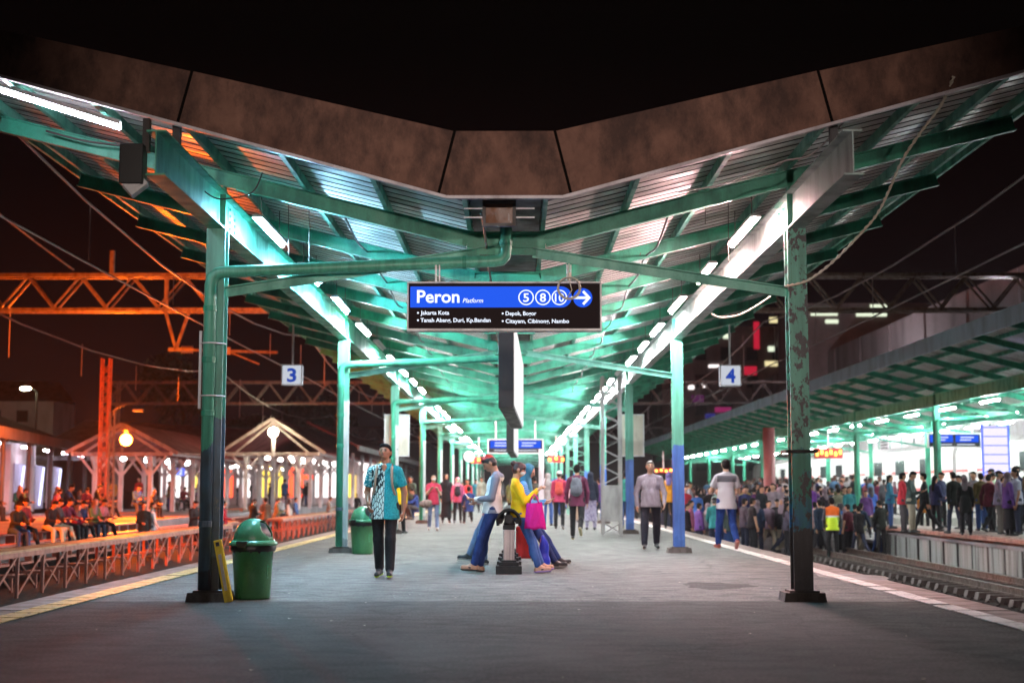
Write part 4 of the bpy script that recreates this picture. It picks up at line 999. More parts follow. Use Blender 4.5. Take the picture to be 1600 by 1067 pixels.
# ------------------------------------------------------------------ right side: platform, train, viaduct
wz = -.02
def rplat(y0_, y1_):
    root = empty('right_platform', (11.3, y0_, 0), 0); struct(root); L_ = y1_ - y0_
    m1 = MB(); m1.box((5.6, L_ / 2, -.50), (10.8, L_, .96)); m1.build('slab', M['concrete'], root)
    m1 = MB(); m1.box((.62, L_ / 2, .001), (.9, L_, .05)); m1.build('edge_paving', M['coping'], root)
    n = int(L_ / 1.5); m1 = MB(); m1.box((.09, .75, -.045), (.30, 1.485, .09)); me = m1.mesh('coping_stone', M['red_coping'])
    for k in range(min(n, 60)): inst('coping_stone', me, root, (0, k * 1.5, .004 * math.sin(k * 5)))
    m1 = MB(); m1.box((.20, .6, -.60), (.14, 1.16, .68)); me = m1.mesh('wall_panel', M['wallpanel'])
    n = int(L_ / 1.2)
    for k in range(min(n, 80)): inst('wall_panel', me, root, (random.uniform(-.012, .012), k * 1.2, 0))
    m1 = MB(); m1.box((.27, L_ / 2, -.5), (.12, L_, .8)); m1.build('wall_core', M['dark_steel'], root); m1 = MB(); m1.box((.17, L_ / 2, -.215), (.22, L_, .09)); m1.build('wall_ledge', M['concrete_dark'], root); m1 = MB()
    for k in range(int(L_ / 1.2)): m1.box((.125 + .01 * math.sin(k * 7), k * 1.2 + .0, -.6), (.05, .07 + .03 * math.sin(k * 3), .68))
    tag(m1.build('joint_stain', M['dark_steel'], root), kind='stuff')
    return root
rplat(12, 45.0); rplat(58, 150)
m1 = MB(); m1.prism([(4.8, 44.5, GZ + .01), (11.2, 44.5, GZ + .01), (11.2, 47.5, -.5), (4.8, 47.5, -.5)], (0, 0, .05)); m1.box((8, 62, -.47), (6.4, 29, .1)); m1.box((14, 51.5, -.5), (5.6, 12.8, .1))
struct(m1.build('level_crossing', M['concrete_dark']))
# train standing at the far side of the right platform
M['train_white'] = worn('train_white', (0.62, 0.62, 0.62), (0.45, 0.43, 0.42), 2, rough=.4); M['train_red'] = worn('train_red', (0.5, 0.04, 0.04), (0.3, 0.03, 0.03), 3, rough=.4)
M['glass_dark'] = base('train_window_glass', (0.05, 0.055, 0.06), .12, 0, spec=.8)
for c_ in range(4):
    y0_ = 52 + c_ * 20.6
    root = empty('train_carriage', (22.2, y0_, 0), 0, '%s carriage from the camera of the white and red train behind the right platform' % ORD[c_], 'train', 'carriages of the white train')
    m1 = MB(); poly = [(0, 0, .05), (0, 0, 2.9), (.12, 0, 3.3), (.6, 0, 3.6), (2.3, 0, 3.6), (2.78, 0, 3.3), (2.9, 0, 2.9), (2.9, 0, .05)]
    m1.prism(poly, (0, 20, 0)); m1.build('body', M['train_white'], root)
    m1 = MB(); m1.box((-.01, 10, 1.05), (.03, 19.9, .28)); m1.box((-.01, 10, 2.05), (.03, 19.9, .14)); m1.build('stripe', M['train_red'], root)
    for k in range(4):
        m1 = MB(); m1.box((-.02, 2.4 + k * 5, 1.15), (.05, 1.3, 1.9)); d = m1.build('door', M['train_white'], root)
        m1 = MB(); 
        for q in (-1, 1): m1.box((-.05, 2.4 + k * 5 + q * .32, 1.55), (.03, .42, .8))
        m1.build('door_glass', M['glass_dark'], d)
        if k < 3: m1 = MB(); m1.box((-.02, 4.9 + k * 5, 2.35), (.05, 1.9, .85)); m1.build('window', M['glass_dark'], root)
# pale back wall panels behind the train with louvred openings
root = empty('concourse_wall', (26.2, 50, 0), 0, 'pale panelled concourse wall behind the train on the right', 'wall')
m1 = MB(); m1.box((0, 0, 2.6), (.15, 2.9, 5.2)); me = m1.mesh('wall_panel', M['white']); m1 = MB(); m1.box((0, 0, 0), (.2, .14, 5.2)); me2 = m1.mesh('mullion', M['teal'])
for k in range(32): inst('wall_panel', me, root, (0, k * 3, 0)); inst('mullion', me2, root, (-.03, k * 3 - 1.5, 2.6))
for k in (6, 11, 17, 22):
    for j in range(9): m1 = MB(); m1.box((-.12, k * 3, 2.7 + j * .22), (.08, 1.7, .12)); m1.build('louvre', M['dark_steel'], root)
# lit stair panel, LED boards, red column
p = at(1555, 703, 42); root = empty('glass_panel', p, 0, 'tall glowing white and violet glass panel over the right crowd', 'panel')
M['dull_red'] = worn('dull_red_paint', (.24, .075, .08), (.14, .05, .05), 3)
emis('panel_violet', (0.66, 0.62, 1.0), .55); m1 = MB(); m1.box((0, 0, 0), (.72, .06, 1.42)); m1.build('glass', M['panel_violet'], root)
for k in range(6): m1 = MB(); m1.box((0, -.05, -.66 + k * .265), (.76, .03, .03)); m1.build('bar', M['glow_blue'], root)
for q in (-1, 1): m1 = MB(); m1.box((q * .38, -.03, 0), (.04, .08, 1.5)); m1.build('side_frame', M['glow_blue'], root)
def led(px, py, Y, w, h, label):
    p = at(px, py, Y); root = empty('led_board', p, 0, label, 'sign'); m1 = MB(); m1.box((0, .1, 0), (w, .18, h)); m1.build('case', M['train_red'], root)
    m1 = MB(); n = max(3, int(w / .18))
    for k in range(n): m1.box((-w * .42 + k * w * .84 / (n - 1), 0, h * .1 * (1 if k % 2 else -.6)), (w * .5 / n, .02, h * .42))
    m1.build('display', M['led_amber'], root); m1 = MB(); m1.tube([(0, .1, h / 2), (0, .1, h / 2 + .8)], .03, 6); m1.build('drop_rod', M['frame_alu'], root)
emis('led_amber', (1.0, 0.33, 0.04), 4)
led(1295, 708, 60, 1.15, .42, 'red framed amber LED board over the crossing crowd')
led(748, 719, 58, .62, .26, 'amber LED board left of the platform centre above the red haired man')
led(869, 717, 58, .62, .26, 'amber LED board right of the platform centre above the backpacker')
led(1037, 735, 66, .8, .2, 'distant amber LED board behind the grey shirted man')
p = at(733, 713, 50); m1 = MB(); m1.tube([(p.x, p.y - .04, p.z), (p.x, p.y + .04, p.z)], .19, 24); root = tag(m1.build('clock', M['glow_wall'], smooth=False), 'round bright white clock face left of the distant blue sign', 'clock')
m1 = MB(); m1.box((p.x, p.y - .05, p.z + .05), (.015, .01, .12)); m1.box((p.x + .04, p.y - .05, p.z), (.09, .01, .015)); m1.build('hands', M['black'], root)
p = at(1203, 775, 58); m1 = MB(); m1.tube([(0, 0, -.5), (0, 0, at(1203, 668, 58).z)], .24, 14); o = m1.build('round_column', M['dull_red'], smooth=True); o.location = (p.x, 58, 0); tag(o, 'round dull red column rising out of the crossing crowd', 'column')
p = at(846, 785, 42); m1 = MB(); m1.box((0, 0, 1.15), (.15, .15, 2.3)); o = m1.build('light_pillar', M['post_white']); o.location = (p.x, 42, 0); tag(o, 'slim white pillar behind the woman in yellow', 'pillar')
# lattice posts on the platform
def lattice_post(px, pyb, X_w, ztop, label, mat, plate=True):
    p = on_z(px, pyb); root = empty('lattice_post', (p.x, p.y, 0), 0, label, 'post'); w = X_w / 2; m1 = MB()
    for dx in (-w, w):
        for dy in (-w, w): m1.bar((dx, dy, 0), (dx, dy, ztop), .07, .07)
    m1.build('leg_angles', M[mat], root); m1 = MB(); z = .32 if not plate else 1.25; m1.bar((-w, -w, .04), (w, -w, .30), .05, .03); m1.bar((w, -w, .04), (-w, -w, .30), .05, .03)
    while z < ztop - .4:
        for dy in (-w, w): m1.bar((-w, dy, z), (w, dy, z + .22), .05, .02); m1.bar((w, dy, z + .22), (-w, dy, z + .44), .05, .02)
        z += .44
    m1.build('lacing', M[mat], root)
    if plate: m1 = MB(); m1.box((0, -w - .01, .78), (2 * w + .03, .03, .9)); m1.build('cover_plate', M[mat], root)
M['grey_steel'] = worn('grey_painted_steel', (0.40, 0.41, 0.40), (0.25, 0.25, 0.24), 5)
lattice_post(956, 835, .44, 3.95, 'grey lattice post with a plated foot at the right of the platform', 'grey_steel')
lattice_post(903, 803, .9, 3.7, 'pale green lattice post farther along the platform', 'teal_light', False)

# viaduct and lit buildings beyond the right canopy
root = empty('viaduct', (27.5, 55, 0), 0, 'grey concrete viaduct above the right canopy', 'bridge')
m1 = MB(); m1.prism([(0, 0, 9.2), (0, 0, 13.2), (.4, 0, 13.2), (.4, 0, 12.1), (8, 0, 12.1), (8, 0, 9.8), (1.5, 0, 9.2)], (0, 120, 0)); m1.build('deck', M['concrete_dark'], root)
for k in range(7): m1 = MB(); m1.box((3, 6 + k * 18, 4.2), (3, 1.6, 10)); m1.build('pier', M['concrete_dark'], root)
for k in range(13): m1 = MB(); m1.box((-.05, 4 + k * 9, 11.2), (.16, .3, 3.9)); m1.build('deck_rib', M['concrete_dark'], root)
root = empty('ramp', (30, 72, 0), 0, 'sloping pale concrete ramp below the viaduct', 'bridge')
m1 = MB(); m1.prism([(-6, 0, 9.4), (-6, 0, 7.6), (-6, 60, 4.0), (-6, 60, 5.8)], (1.0, 0, 0)); m1.build('parapet', M['concrete'], root)
bld = empty('tall_building', (23, 165, 0), 0, 'dark building with scattered lit windows behind the number 4 sign', 'building')
m1 = MB(); m1.box((5, 6, 10), (22, 12, 20)); m1.build('wall', M['concrete_dark'], bld); random.seed(5)
for px, py, w, h, mt in ((1212, 500, 20, 9, 'glow_yellow2'), (1222, 540, 12, 14, 'glow_white2'), (1205, 545, 10, 8, 'glow_white2'), (1143, 690, 10, 8, 'glow_wall'), (1080, 605, 9, 6, 'glow_wall'), (1100, 600, 6, 10, 'glow_wall'), (1118, 572, 22, 4, 'glow_wall'), (1135, 525, 10, 8, 'glow_white2'), (1205, 568, 20, 8, 'glow_yellow2'), (1130, 640, 26, 8, 'glow_mag'), (1090, 625, 20, 16, 'glow_mag2'), (1110, 650, 16, 8, 'glow_blue2'), (1160, 655, 14, 9, 'glow_red2'), (1230, 490, 16, 6, 'glow_yellow2'), (1200, 655, 12, 12, 'glow_wall')):
    if mt not in M:
        emis(mt, {'glow_yellow2': (1.0, .85, .45), 'glow_white2': (.9, 1.0, .75), 'glow_mag': (.75, .06, .3), 'glow_mag2': (.35, .05, .3), 'glow_blue2': (.1, .1, .6), 'glow_red2': (.7, .04, .08)}[mt], {'glow_yellow2': .35, 'glow_white2': .38, 'glow_mag': .12, 'glow_mag2': .07, 'glow_blue2': .1, 'glow_red2': .15}[mt])
    p = at(px, py, 164.9); m1 = MB(); m1.box((p.x - 23, -.1, p.z), (w * .073, .1, h * .073)); m1.build('lit_window', M[mt], bld)
for k in range(7):
    for j in range(5): m1 = MB(); m1.box((-4.5 + k * 3.0, -.05, 4 + j * 3.2), (1.3, .06, 1.5)); m1.build('window', M['glass_dark'], bld)
emis('neon_red', (.8, .02, .06), .22)
p = at(1182, 524, 140); m1 = MB(); m1.box((p.x, 140, p.z), (.55, .2, 2.7)); o = m1.build('neon_sign', M['neon_red']); tag(o, 'tall thin red neon sign left of the right column', 'sign')
p = at(1172, 579, 140); m1 = MB(); m1.box((p.x, 140, p.z), (1.3, .2, .85)); o = m1.build('neon_sign', M['neon_red']); tag(o, 'squat red neon sign just right of the number 4 sign', 'sign')
hall = empty('concourse_building', (26, 125, 0), 0, 'dark elevated concourse with lit white windows above the viaduct', 'building')
m1 = MB(); m1.box((12, 5, 12), (26, 10, 11)); m1.build('wall', M['concrete_dark'], hall)
for px, py, w, h in ((1288, 487, 42, 12), (1362, 489, 48, 10), (1375, 478, 30, 5), (1300, 502, 20, 6)):
    p = at(px, py, 124.8); m1 = MB(); m1.box((p.x - 26, -.1, p.z), (w * .056, .1, h * .056)); m1.build('lit_window', M['glow_white2'], hall)
# flood lamps on the platform section behind the camera, aimed at the canopy front
for i, (x, y, z, e, c_) in enumerate(((-3.4, -12, 3.7, 2200, (1, .82, .72)), (3.4, -12, 3.7, 2200, (1, .82, .76)))):
    root = empty('unseen_mast_lamp', (x, y, 0), 0, ['left', 'right'][i] + ' white lamp mast on the platform section behind the viewer', 'lamp')
    m1 = MB(); m1.tube([(0, 0, 0), (0, 0, z + .2)], .06, 8); m1.build('pole', M['teal'], root)
    m1 = MB(); m1.sphere((0, .25, z), .16, 12, 8); m1.build('globe', M['glow_wall'], root); fl = lamp('unseen_mast_light', (x, y + .5, z), c_, e, .2, 'SPOT'); fl.data.spot_size = R(23); fl.data.spot_blend = 1.0; fl.rotation_euler = (Vector((0, 14.5, 3.6)) - fl.location).to_track_quat('-Z', 'Y').to_euler()

# unseen lamps added on masts behind the right canopy to light the viaduct
for i, (x, y, z) in enumerate(((21.0, 62, 6.6), (21.5, 98, 6.4))):
    root = empty('unseen_mast_lamp', (x, y, 0), 0, ['nearer', 'farther'][i] + ' unseen lamp mast added behind the right canopy to light the viaduct', 'lamp')
    m1 = MB(); m1.tube([(0, 0, 0), (0, 0, z)], .08, 8); m1.build('pole', M['teal'], root)
    m1 = MB(); m1.sphere((0, 0, z + .1), .18, 12, 8); m1.build('globe', M['glow_white'], root); lamp('unseen_mast_light', (x + .4, y, z + .3), (1, .88, .95), 900, .2)
# ------------------------------------------------------------------ people: one continuous surface grown from a jointed skeleton
def V(*a): return np.array(a, dtype=np.float64)
def cone(a, b, ra, rb, sc=(1, 1, 1), cut=None): return ('c', V(*a), V(*b), ra, rb, V(*sc), cut)
def ell(c, r, cut=None, rot=None): return ('e', V(*c), V(*r), rot, cut)
def prim_box(p):
    if p[0] == 'c':
        s = p[5]; a, b = p[1], p[2]; m = max(p[3], p[4]) / 1.0; e = m * s; return np.minimum(a, b) - e, np.maximum(a, b) + e
    r = np.full(3, p[2].max()) if p[3] is not None else p[2]; return p[1] - r, p[1] + r
def prim_eval(p, X, Y, Z):
    if p[0] == 'c':
        _, a, b, ra, rb, s, cut = p
        x, y, z = X / s[0], Y / s[1], Z / s[2]; A, B = a / s, b / s; d = B - A; l2 = max(1e-9, d @ d)
        t = np.clip(((x - A[0]) * d[0] + (y - A[1]) * d[1] + (z - A[2]) * d[2]) / l2, 0, 1)
        D = (np.sqrt((x - A[0] - t * d[0]) ** 2 + (y - A[1] - t * d[1]) ** 2 + (z - A[2] - t * d[2]) ** 2) - (ra + t * (rb - ra))) * min(1, s.min())
    else:
        _, c, r, rot, cut = p
        x, y, z = X - c[0], Y - c[1], Z - c[2]
        if rot is not None:
            x, y, z = (rot[0][0] * x + rot[1][0] * y + rot[2][0] * z), (rot[0][1] * x + rot[1][1] * y + rot[2][1] * z), (rot[0][2] * x + rot[1][2] * y + rot[2][2] * z)
        k0 = np.sqrt((x / r[0]) ** 2 + (y / r[1]) ** 2 + (z / r[2]) ** 2); k1 = np.sqrt((x / r[0] ** 2) ** 2 + (y / r[1] ** 2) ** 2 + (z / r[2] ** 2) ** 2) + 1e-9
        D = k0 * (k0 - 1) / k1
    if cut is not None:
        for (pt, n) in cut: D = np.maximum(D, (X - pt[0]) * n[0] + (Y - pt[1]) * n[1] + (Z - pt[2]) * n[2])
    return D
def grow(groups, res):
    """groups: list of (material index, blend, prims) -> verts, quads, face material"""
    lo = np.min([prim_box(p)[0] for g in groups for p in g[2]], 0) - 3 * res; hi = np.max([prim_box(p)[1] for g in groups for p in g[2]], 0) + 3 * res
    n = np.ceil((hi - lo) / res).astype(int) + 1; ax = [lo[i] + res * np.arange(n[i]) for i in range(3)]
    G = np.full((len(groups), *n), 1.0, dtype=np.float32)
    for gi, (_, k, ps) in enumerate(groups):
        for p in ps:
            a, b = prim_box(p); mg = k + 3 * res
            i0 = np.maximum(0, ((a - mg - lo) / res).astype(int)); i1 = np.minimum(n, ((b + mg - lo) / res).astype(int) + 2)
            sl = tuple(slice(i0[i], i1[i]) for i in range(3))
            D = prim_eval(p, ax[0][sl[0]][:, None, None], ax[1][sl[1]][None, :, None], ax[2][sl[2]][None, None, :]).astype(np.float32)
            F = G[(gi,) + sl]
            if k > 0:
                h = np.clip(.5 + .5 * (F - D) / k, 0, 1); F[...] = F * (1 - h) + D * h - k * h * (1 - h)
            else: np.minimum(F, D, out=F)
    F = G.min(0); ins = F < 0
    c = ins[:-1, :-1, :-1].astype(np.int8)
    S = sum(ins[dx:n[0] - 1 + dx, dy:n[1] - 1 + dy, dz:n[2] - 1 + dz].astype(np.int8) for dx in (0, 1) for dy in (0, 1) for dz in (0, 1))
    act = np.argwhere((S > 0) & (S < 8)); idx = -np.ones(S.shape, dtype=np.int64); idx[tuple(act.T)] = np.arange(len(act))
    acc = np.zeros((len(act), 3)); cnt = np.zeros(len(act))
    corners = [(i, j, k) for i in (0, 1) for j in (0, 1) for k in (0, 1)]
    for a in corners:
        for d in range(3):
            if a[d]: continue
            b = list(a); b[d] = 1
            fa = F[act[:, 0] + a[0], act[:, 1] + a[1], act[:, 2] + a[2]]; fb = F[act[:, 0] + b[0], act[:, 1] + b[1], act[:, 2] + b[2]]
            m = (fa < 0) != (fb < 0); t = np.where(m, fa / np.where(m, fa - fb, 1), 0)
            pos = np.tile(np.array(a, float), (len(act), 1)); pos[:, d] += t; acc += pos * m[:, None]; cnt += m
    verts = lo + (act + acc / cnt[:, None]) * res
    quads = []
    for d in range(3):
        e1, e2 = [(1, 2), (2, 0), (0, 1)][d]
        sa = [slice(1, -1)] * 3; sb = [slice(1, -1)] * 3; sa[d] = slice(0, -1); sb[d] = slice(1, None)
        A, B = ins[tuple(sa)], ins[tuple(sb)]; E = np.argwhere(A != B)
        if not len(E): continue
        o = np.array([1, 1, 1]); o[d] = 0; E = E + o; flip = ins[tuple(E.T)]
        q = []
        for (u, v) in ((0, 0), (-1, 0), (-1, -1), (0, -1)):
            C = E.copy(); C[:, e1] += u; C[:, e2] += v; q.append(idx[tuple(C.T)])
        q = np.stack(q, 1); q[~flip] = q[~flip][:, ::-1]; quads.append(q)
    quads = np.concatenate(quads); fc = verts[quads].mean(1); ic = (fc - lo) / res; i0 = np.clip(ic.astype(int), 0, n - 2); f = ic - i0
    best = None; bm_ = None
    for gi in range(len(groups)):
        g = G[gi]; val = 0
        for (i, j, k) in corners:
            w = (f[:, 0] if i else 1 - f[:, 0]) * (f[:, 1] if j else 1 - f[:, 1]) * (f[:, 2] if k else 1 - f[:, 2])
            val = val + w * g[i0[:, 0] + i, i0[:, 1] + j, i0[:, 2] + k]
        if best is None: best = val; bm_ = np.full(len(val), groups[gi][0])
        else: m = val < best; best = np.where(m, val, best); bm_ = np.where(m, groups[gi][0], bm_)
    return verts, quads, bm_
def rotm(pitch, yaw):
    """head frame: pitch>0 looks down, yaw turns"""
    cp, sp, cy, sy = math.cos(pitch), math.sin(pitch), math.cos(yaw), math.sin(yaw)
    Rx = np.array([[1, 0, 0], [0, cp, -sp], [0, sp, cp]]); Rz = np.array([[cy, -sy, 0], [sy, cy, 0], [0, 0, 1]])
    return Rz @ Rx
def person_mesh(name, sp, mats, res=.012):
    """mats: dict of materials for skin hair top low shoe sole ex1 ex2. returns mesh and joints"""
    g = lambda k, d: sp.get(k, d)
    keys = ['skin', 'hair', 'top', 'low', 'shoe', 'sole', 'dark', 'white', 'extra']; mi = {k: i for i, k in enumerate(keys)}
    B = g('bulk', 1.0); hipz = 0.0; lean = R(g('lean', 0)); tw = g('twist', 0)
    def up(x, y, z):   # torso frame
        return V(x, y * math.cos(lean) - z * math.sin(lean), y * math.sin(lean) + z * math.cos(lean))
    sk, ha, to, lo, sh, so, dk, wh, ex, cuff = [], [], [], [], [], [], [], [], [], []
    J = {}
    # ---- legs
    skirt = g('skirt', False)
    for s, nm in ((1, 'L'), (-1, 'R')):
        tp, kn, ab, fp = g('leg' + nm, (3, 3, 3, 0)); tp, kn, ab = R(tp), R(kn), R(ab)
        hip = V(s * .088 * B, 0, 0); d1 = V(s * math.sin(ab), -math.sin(tp) * math.cos(ab), -math.cos(tp) * math.cos(ab)); knee = hip + d1 * .42
        a2 = tp - kn; d2 = V(s * math.sin(ab) * .4, -math.sin(a2), -math.cos(a2)); d2 /= np.linalg.norm(d2); ank = knee + d2 * .40
        J['knee' + nm], J['ank' + nm] = knee, ank
        lo.append(cone(hip + V(0, .005, .02), knee, .094 * B, .062 * B)); w = g('legw', 1.0)
        lo.append(cone(knee, ank - d2 * .03 + V(0, .01, 0), .063 * B * w, .054 * w)); lo.append(ell(knee + d2 * .14 + V(0, .022, 0), (.056 * w, .058 * w, .13)))
        lo.append(ell(hip + V(0, .032, -.01), (.082 * B, .080 * B, .10)))
        # foot
        fr = R(fp); yaw = R(g('toe', 7)) * s; fd = V(math.sin(yaw) * math.cos(fr), -math.cos(yaw) * math.cos(fr), math.sin(fr)); upv = V(0, math.sin(fr), math.cos(fr))
        base_ = ank - upv * .045
        tgt = sk if g('sandal', False) else sh
        heel = base_ - fd * .045; toe = base_ + fd * .15
        cut = [(base_ - upv * .036, -upv)]
        tgt.append(('c', heel, toe, .040, .033, V(1, 1, 1), cut)); tgt.append(('c', ank + d2 * .0, base_ + fd * .07, .042, .036, V(1, 1, 1), cut))
        if g('sandal', False):
            sk.append(cone(ank - d2 * .05, ank, .036, .036)); so.append(('c', heel - upv * .004, toe - upv * .004, .050, .044, V(1, 1, 1), [(base_ - upv * .046, -upv), (base_ - upv * .022, upv)]))
            for q in (-1, 1): dk.append(cone(base_ + fd * .12 + upv * .02, base_ + fd * .04 + V(q * .04, 0, 0), .012, .012))
        else:
            so.append(('c', heel, toe, .047, .040, V(1, 1, 1), [(base_ - upv * .046, -upv), (base_ - upv * .020, upv)]))
    lo.append(ell((0, .0, .03), (.158 * B, .112 * B, .12)))
    if skirt:
        zt, zb_ = .05, g('skirt_len', -.74)
        for q in range(5):
            t = q / 4; z = zt + (zb_ - zt) * t
            lo.append(cone((0, -.005, zt), (0, -.01, zb_), .135 * B, .20 * B, (1.0, .78, 1.0), [(V(0, 0, zb_ + .02), V(0, 0, -1))]))
            break
    # ---- torso
    hem = g('hem', -.10)
    to.append(ell(up(0, .0, .13), (.147 * B, .105 * B * g('belly', 1), .19))); to.append(ell(up(0, -.005, .34), (.162 * B, .108 * B, .18)))
    to.append(ell(up(0, .02, .44), (.15 * B, .085 * B, .10)))
    to.append(('c', up(-.135 * B, .012, .475), up(.135 * B, .012, .475), .062, .062, V(1, 1, 1), None))
    to.append(cone(up(0, .012, .545), up(.12, .012, .50), .052, .05)); to.append(cone(up(0, .012, .545), up(-.12, .012, .50), .052, .05))
    if hem < .1: to.append(('c', up(0, 0, .16), V(0, .006, hem - .02), .156 * B, .194 * B, V(1, .86, 1), [(V(0, 0, hem), V(0, .0, -1))]))
    # ---- neck, head
    hp, hy, hr = R(g('hpitch', 0)), R(g('hyaw', 0)), R(g('hroll', 0))
    nb = up(0, .012, .53); hb = up(0, -.012 - .05 * math.sin(hp), .635)
    Mh = rotm(hp + lean * .5, hy); 
    def hd(x, y, z): return hb + Mh @ V(x, y, z)
    sk.append(cone(nb, hd(0, .01, .0), .054, .050)); HC = hd(0, -.012, .085)
    sk.append(ell(HC, (.072, .090, .098), rot=Mh)); sk.append(ell(hd(0, -.040, .028), (.052, .052, .050), rot=Mh)); sk.append(ell(hd(0, -.055, .072), (.058, .042, .052), rot=Mh))
    sk.append(cone(hd(0, -.098, .088), hd(0, -.112, .062), .009, .014)); sk.append(ell(hd(0, -.078, .016), (.020, .016, .013), rot=Mh))
    for s in (-1, 1):
        sk.append(ell(hd(s * .075, .004, .072), (.012, .022, .032), rot=Mh))
        if g('face', True):
            dk.append(ell(hd(s * .030, -.0925, .085), (.0165, .009, .0075), rot=Mh))
            dk.append(cone(hd(s * .014, -.1005, .104), hd(s * .046, -.088, .106), .0062, .0045))
    if g('face', True) and not g('mask', False): ex.append(('lip', None)) ; ex.pop(); dk2 = [cone(hd(-.020, -.0985, .036), hd(.020, -.0985, .036), .0065, .0065)]
    else: dk2 = []
    hs = g('hair', 'short')
    if hs in ('short', 'bun', 'tall'):
        cut = [(hd(0, -.050, .115), Mh @ V(0, -.80, -.60))]
        ha.append(ell(hd(0, .004, .104), (.081, .096, .096 if hs != 'tall' else .112), cut=cut, rot=Mh))
        ha.append(ell(hd(0, -.052, .150), (.064, .042, .036), rot=Mh)); ha.append(ell(hd(0, .040, .062), (.078, .056, .07), rot=Mh))
        if hs == 'bun': ha.append(ell(hd(0, .105, .15), (.045, .045, .045), rot=Mh)); ha.append(ell(hd(0, -.075, .125), (.07, .03, .04), rot=Mh)); ha.append(cone(hd(.066, -.055, .12), hd(.072, -.03, .05), .016, .008)); ha.append(cone(hd(-.066, -.055, .12), hd(-.072, -.03, .05), .016, .008))
        if hs == 'tall': ha.append(ell(hd(0, -.045, .175), (.058, .05, .045), rot=Mh))
    elif hs == 'cap':
        ha.append(ell(hd(0, .0, .12), (.085, .102, .078), cut=[(hd(0, 0, .115), Mh @ V(0, 0, -1))], rot=Mh)); ha.append(ell(hd(0, -.115, .118), (.06, .06, .012), rot=Mh)); dk.append(ell(hd(0, .03, .07), (.074, .075, .06), rot=Mh))
    elif hs == 'long':
        cut = [(hd(0, -.045, .11), Mh @ V(0, -.85, -.52))]
        ha.append(ell(hd(0, .004, .102), (.084, .100, .098), cut=cut, rot=Mh)); ha.append(cone(hd(0, .05, .08), up(0, .10, .40), .075, .06, (1, .7, 1)))
    elif hs == 'hijab':
        cutf = [(hd(0, -.066, .08), Mh @ V(0, -1, .0))]
        ha.append(ell(hd(0, .0, .092), (.092, .108, .110), cut=cutf, rot=Mh)); ha.append(cone(hd(0, .01, .02), up(0, .0, .46), .085, .135, (1, .85, 1))); ha.append(cone(hd(0, -.03, -.01), up(0, -.055, .40), .06, .10, (1.1, .7, 1)))
    if g('mask', False):
        wh.append(ell(hd(0, -.058, .045), (.062, .056, .045), rot=Mh))
        for s in (-1, 1): wh.append(cone(hd(s * .055, -.06, .06), hd(s * .08, .0, .075), .004, .004))
    # ---- arms
    shortsl = g('sleeve', 'long') == 'short'
    for s, nm in ((1, 'L'), (-1, 'R')):
        p, ab, e_, t_ = [R(q) for q in g('arm' + nm, (4, 9, 10, 2))]
        shd = up(s * .168 * B, .012, .465); p2 = p - lean * 0
        d1 = V(s * math.sin(ab), -math.sin(p2) * math.cos(ab), -math.cos(p2) * math.cos(ab)); elb = shd + d1 * .285
        q2 = p2 + e_; d2 = V(-s * math.sin(t_), -math.sin(q2) * math.cos(t_), -math.cos(q2) * math.cos(t_)); wr = elb + d2 * .245
        J['hand' + nm] = wr + d2 * .09; J['elb' + nm] = elb; J['sh' + nm] = shd
        if shortsl:
            se = shd + d1 * .20; to.append(cone(shd, se + d1 * .03, .063, .069, cut=[(se, d1)])); sk.append(cone(shd + d1 * .1, elb, .043, .038)); sk.append(cone(elb, wr, .038, .026))
        else:
            to.append(cone(shd, elb, .062, .050)); to.append(cone(elb, wr - d2 * .0, .050, .037)); sk.append(cone(wr - d2 * .02, wr, .027, .025))
        # hand: palm, four fingers of unequal length, thumb from the palm's side
        side = V(s * 1.0, 0, 0); side = side - d2 * (side @ d2); side /= np.linalg.norm(side)
        fwd = np.cross(d2, side) * s
        if fwd @ V(0, -1, 0) < 0 and abs(d2[2]) > .5: fwd = -fwd
        # palm plane: spread along fwd when the arm hangs, so palm faces the thigh
        spread, norm_ = (fwd, -side) if g('palm', 'in') == 'in' else (side, fwd)
        pc = wr + d2 * .045
        for q in (-.024, -.008, .008, .024): sk.append(cone(wr + d2 * .01 + spread * q * .6, pc + d2 * .035 + spread * q, .0155, .0145))
        curl = g('curl', .5)
        for q, L_ in ((-.028, .058), (-.0095, .072), (.0095, .078), (.028, .070)):
            k0 = pc + d2 * .040 + spread * q; dd = d2 + norm_ * curl * .5; dd /= np.linalg.norm(dd); k1 = k0 + dd * L_ * .5; dd = d2 * (1 - curl * .5) + norm_ * curl * 1.2; dd /= np.linalg.norm(dd)
            sk.append(cone(k0, k1, max(.0095, res * .62), max(.009, res * .6))); sk.append(cone(k1, k1 + dd * L_ * .5, max(.009, res * .6), max(.008, res * .58)))
        t0 = wr + d2 * .025 + spread * .024; t1 = t0 + spread * .028 + d2 * .025 + norm_ * .012
        sk.append(cone(t0, t1, .013, .0105)); sk.append(cone(t1, t1 + d2 * .028 + norm_ * .012, .0105, .009))
    for x in g('add', []): {'skin': sk, 'hair': ha, 'top': to, 'low': lo, 'dark': dk, 'white': wh, 'extra': ex}[x[0]].append(x[1](up, hd, J))
    groups = [(mi['skin'], .012, sk), (mi['hair'], .02, ha), (mi['top'], .03, to), (mi['low'], .022, lo), (mi['shoe'], .01, sh), (mi['sole'], 0.0, so), (mi['dark'], 0.0, dk), (mi['white'], 0.004, wh), (mi['extra'], .01, ex)]
    if dk2: groups.append((9, 0.0, dk2))
    groups = [q for q in groups if q[2]]
    v, f, m = grow(groups, res); sc = g('H', 1.7) / 1.715
    v = v * sc; z0 = v[:, 2].min(); v[:, 2] -= z0
    me = bpy.data.meshes.new(name); me.vertices.add(len(v)); me.vertices.foreach_set('co', v.astype(np.float32).ravel())
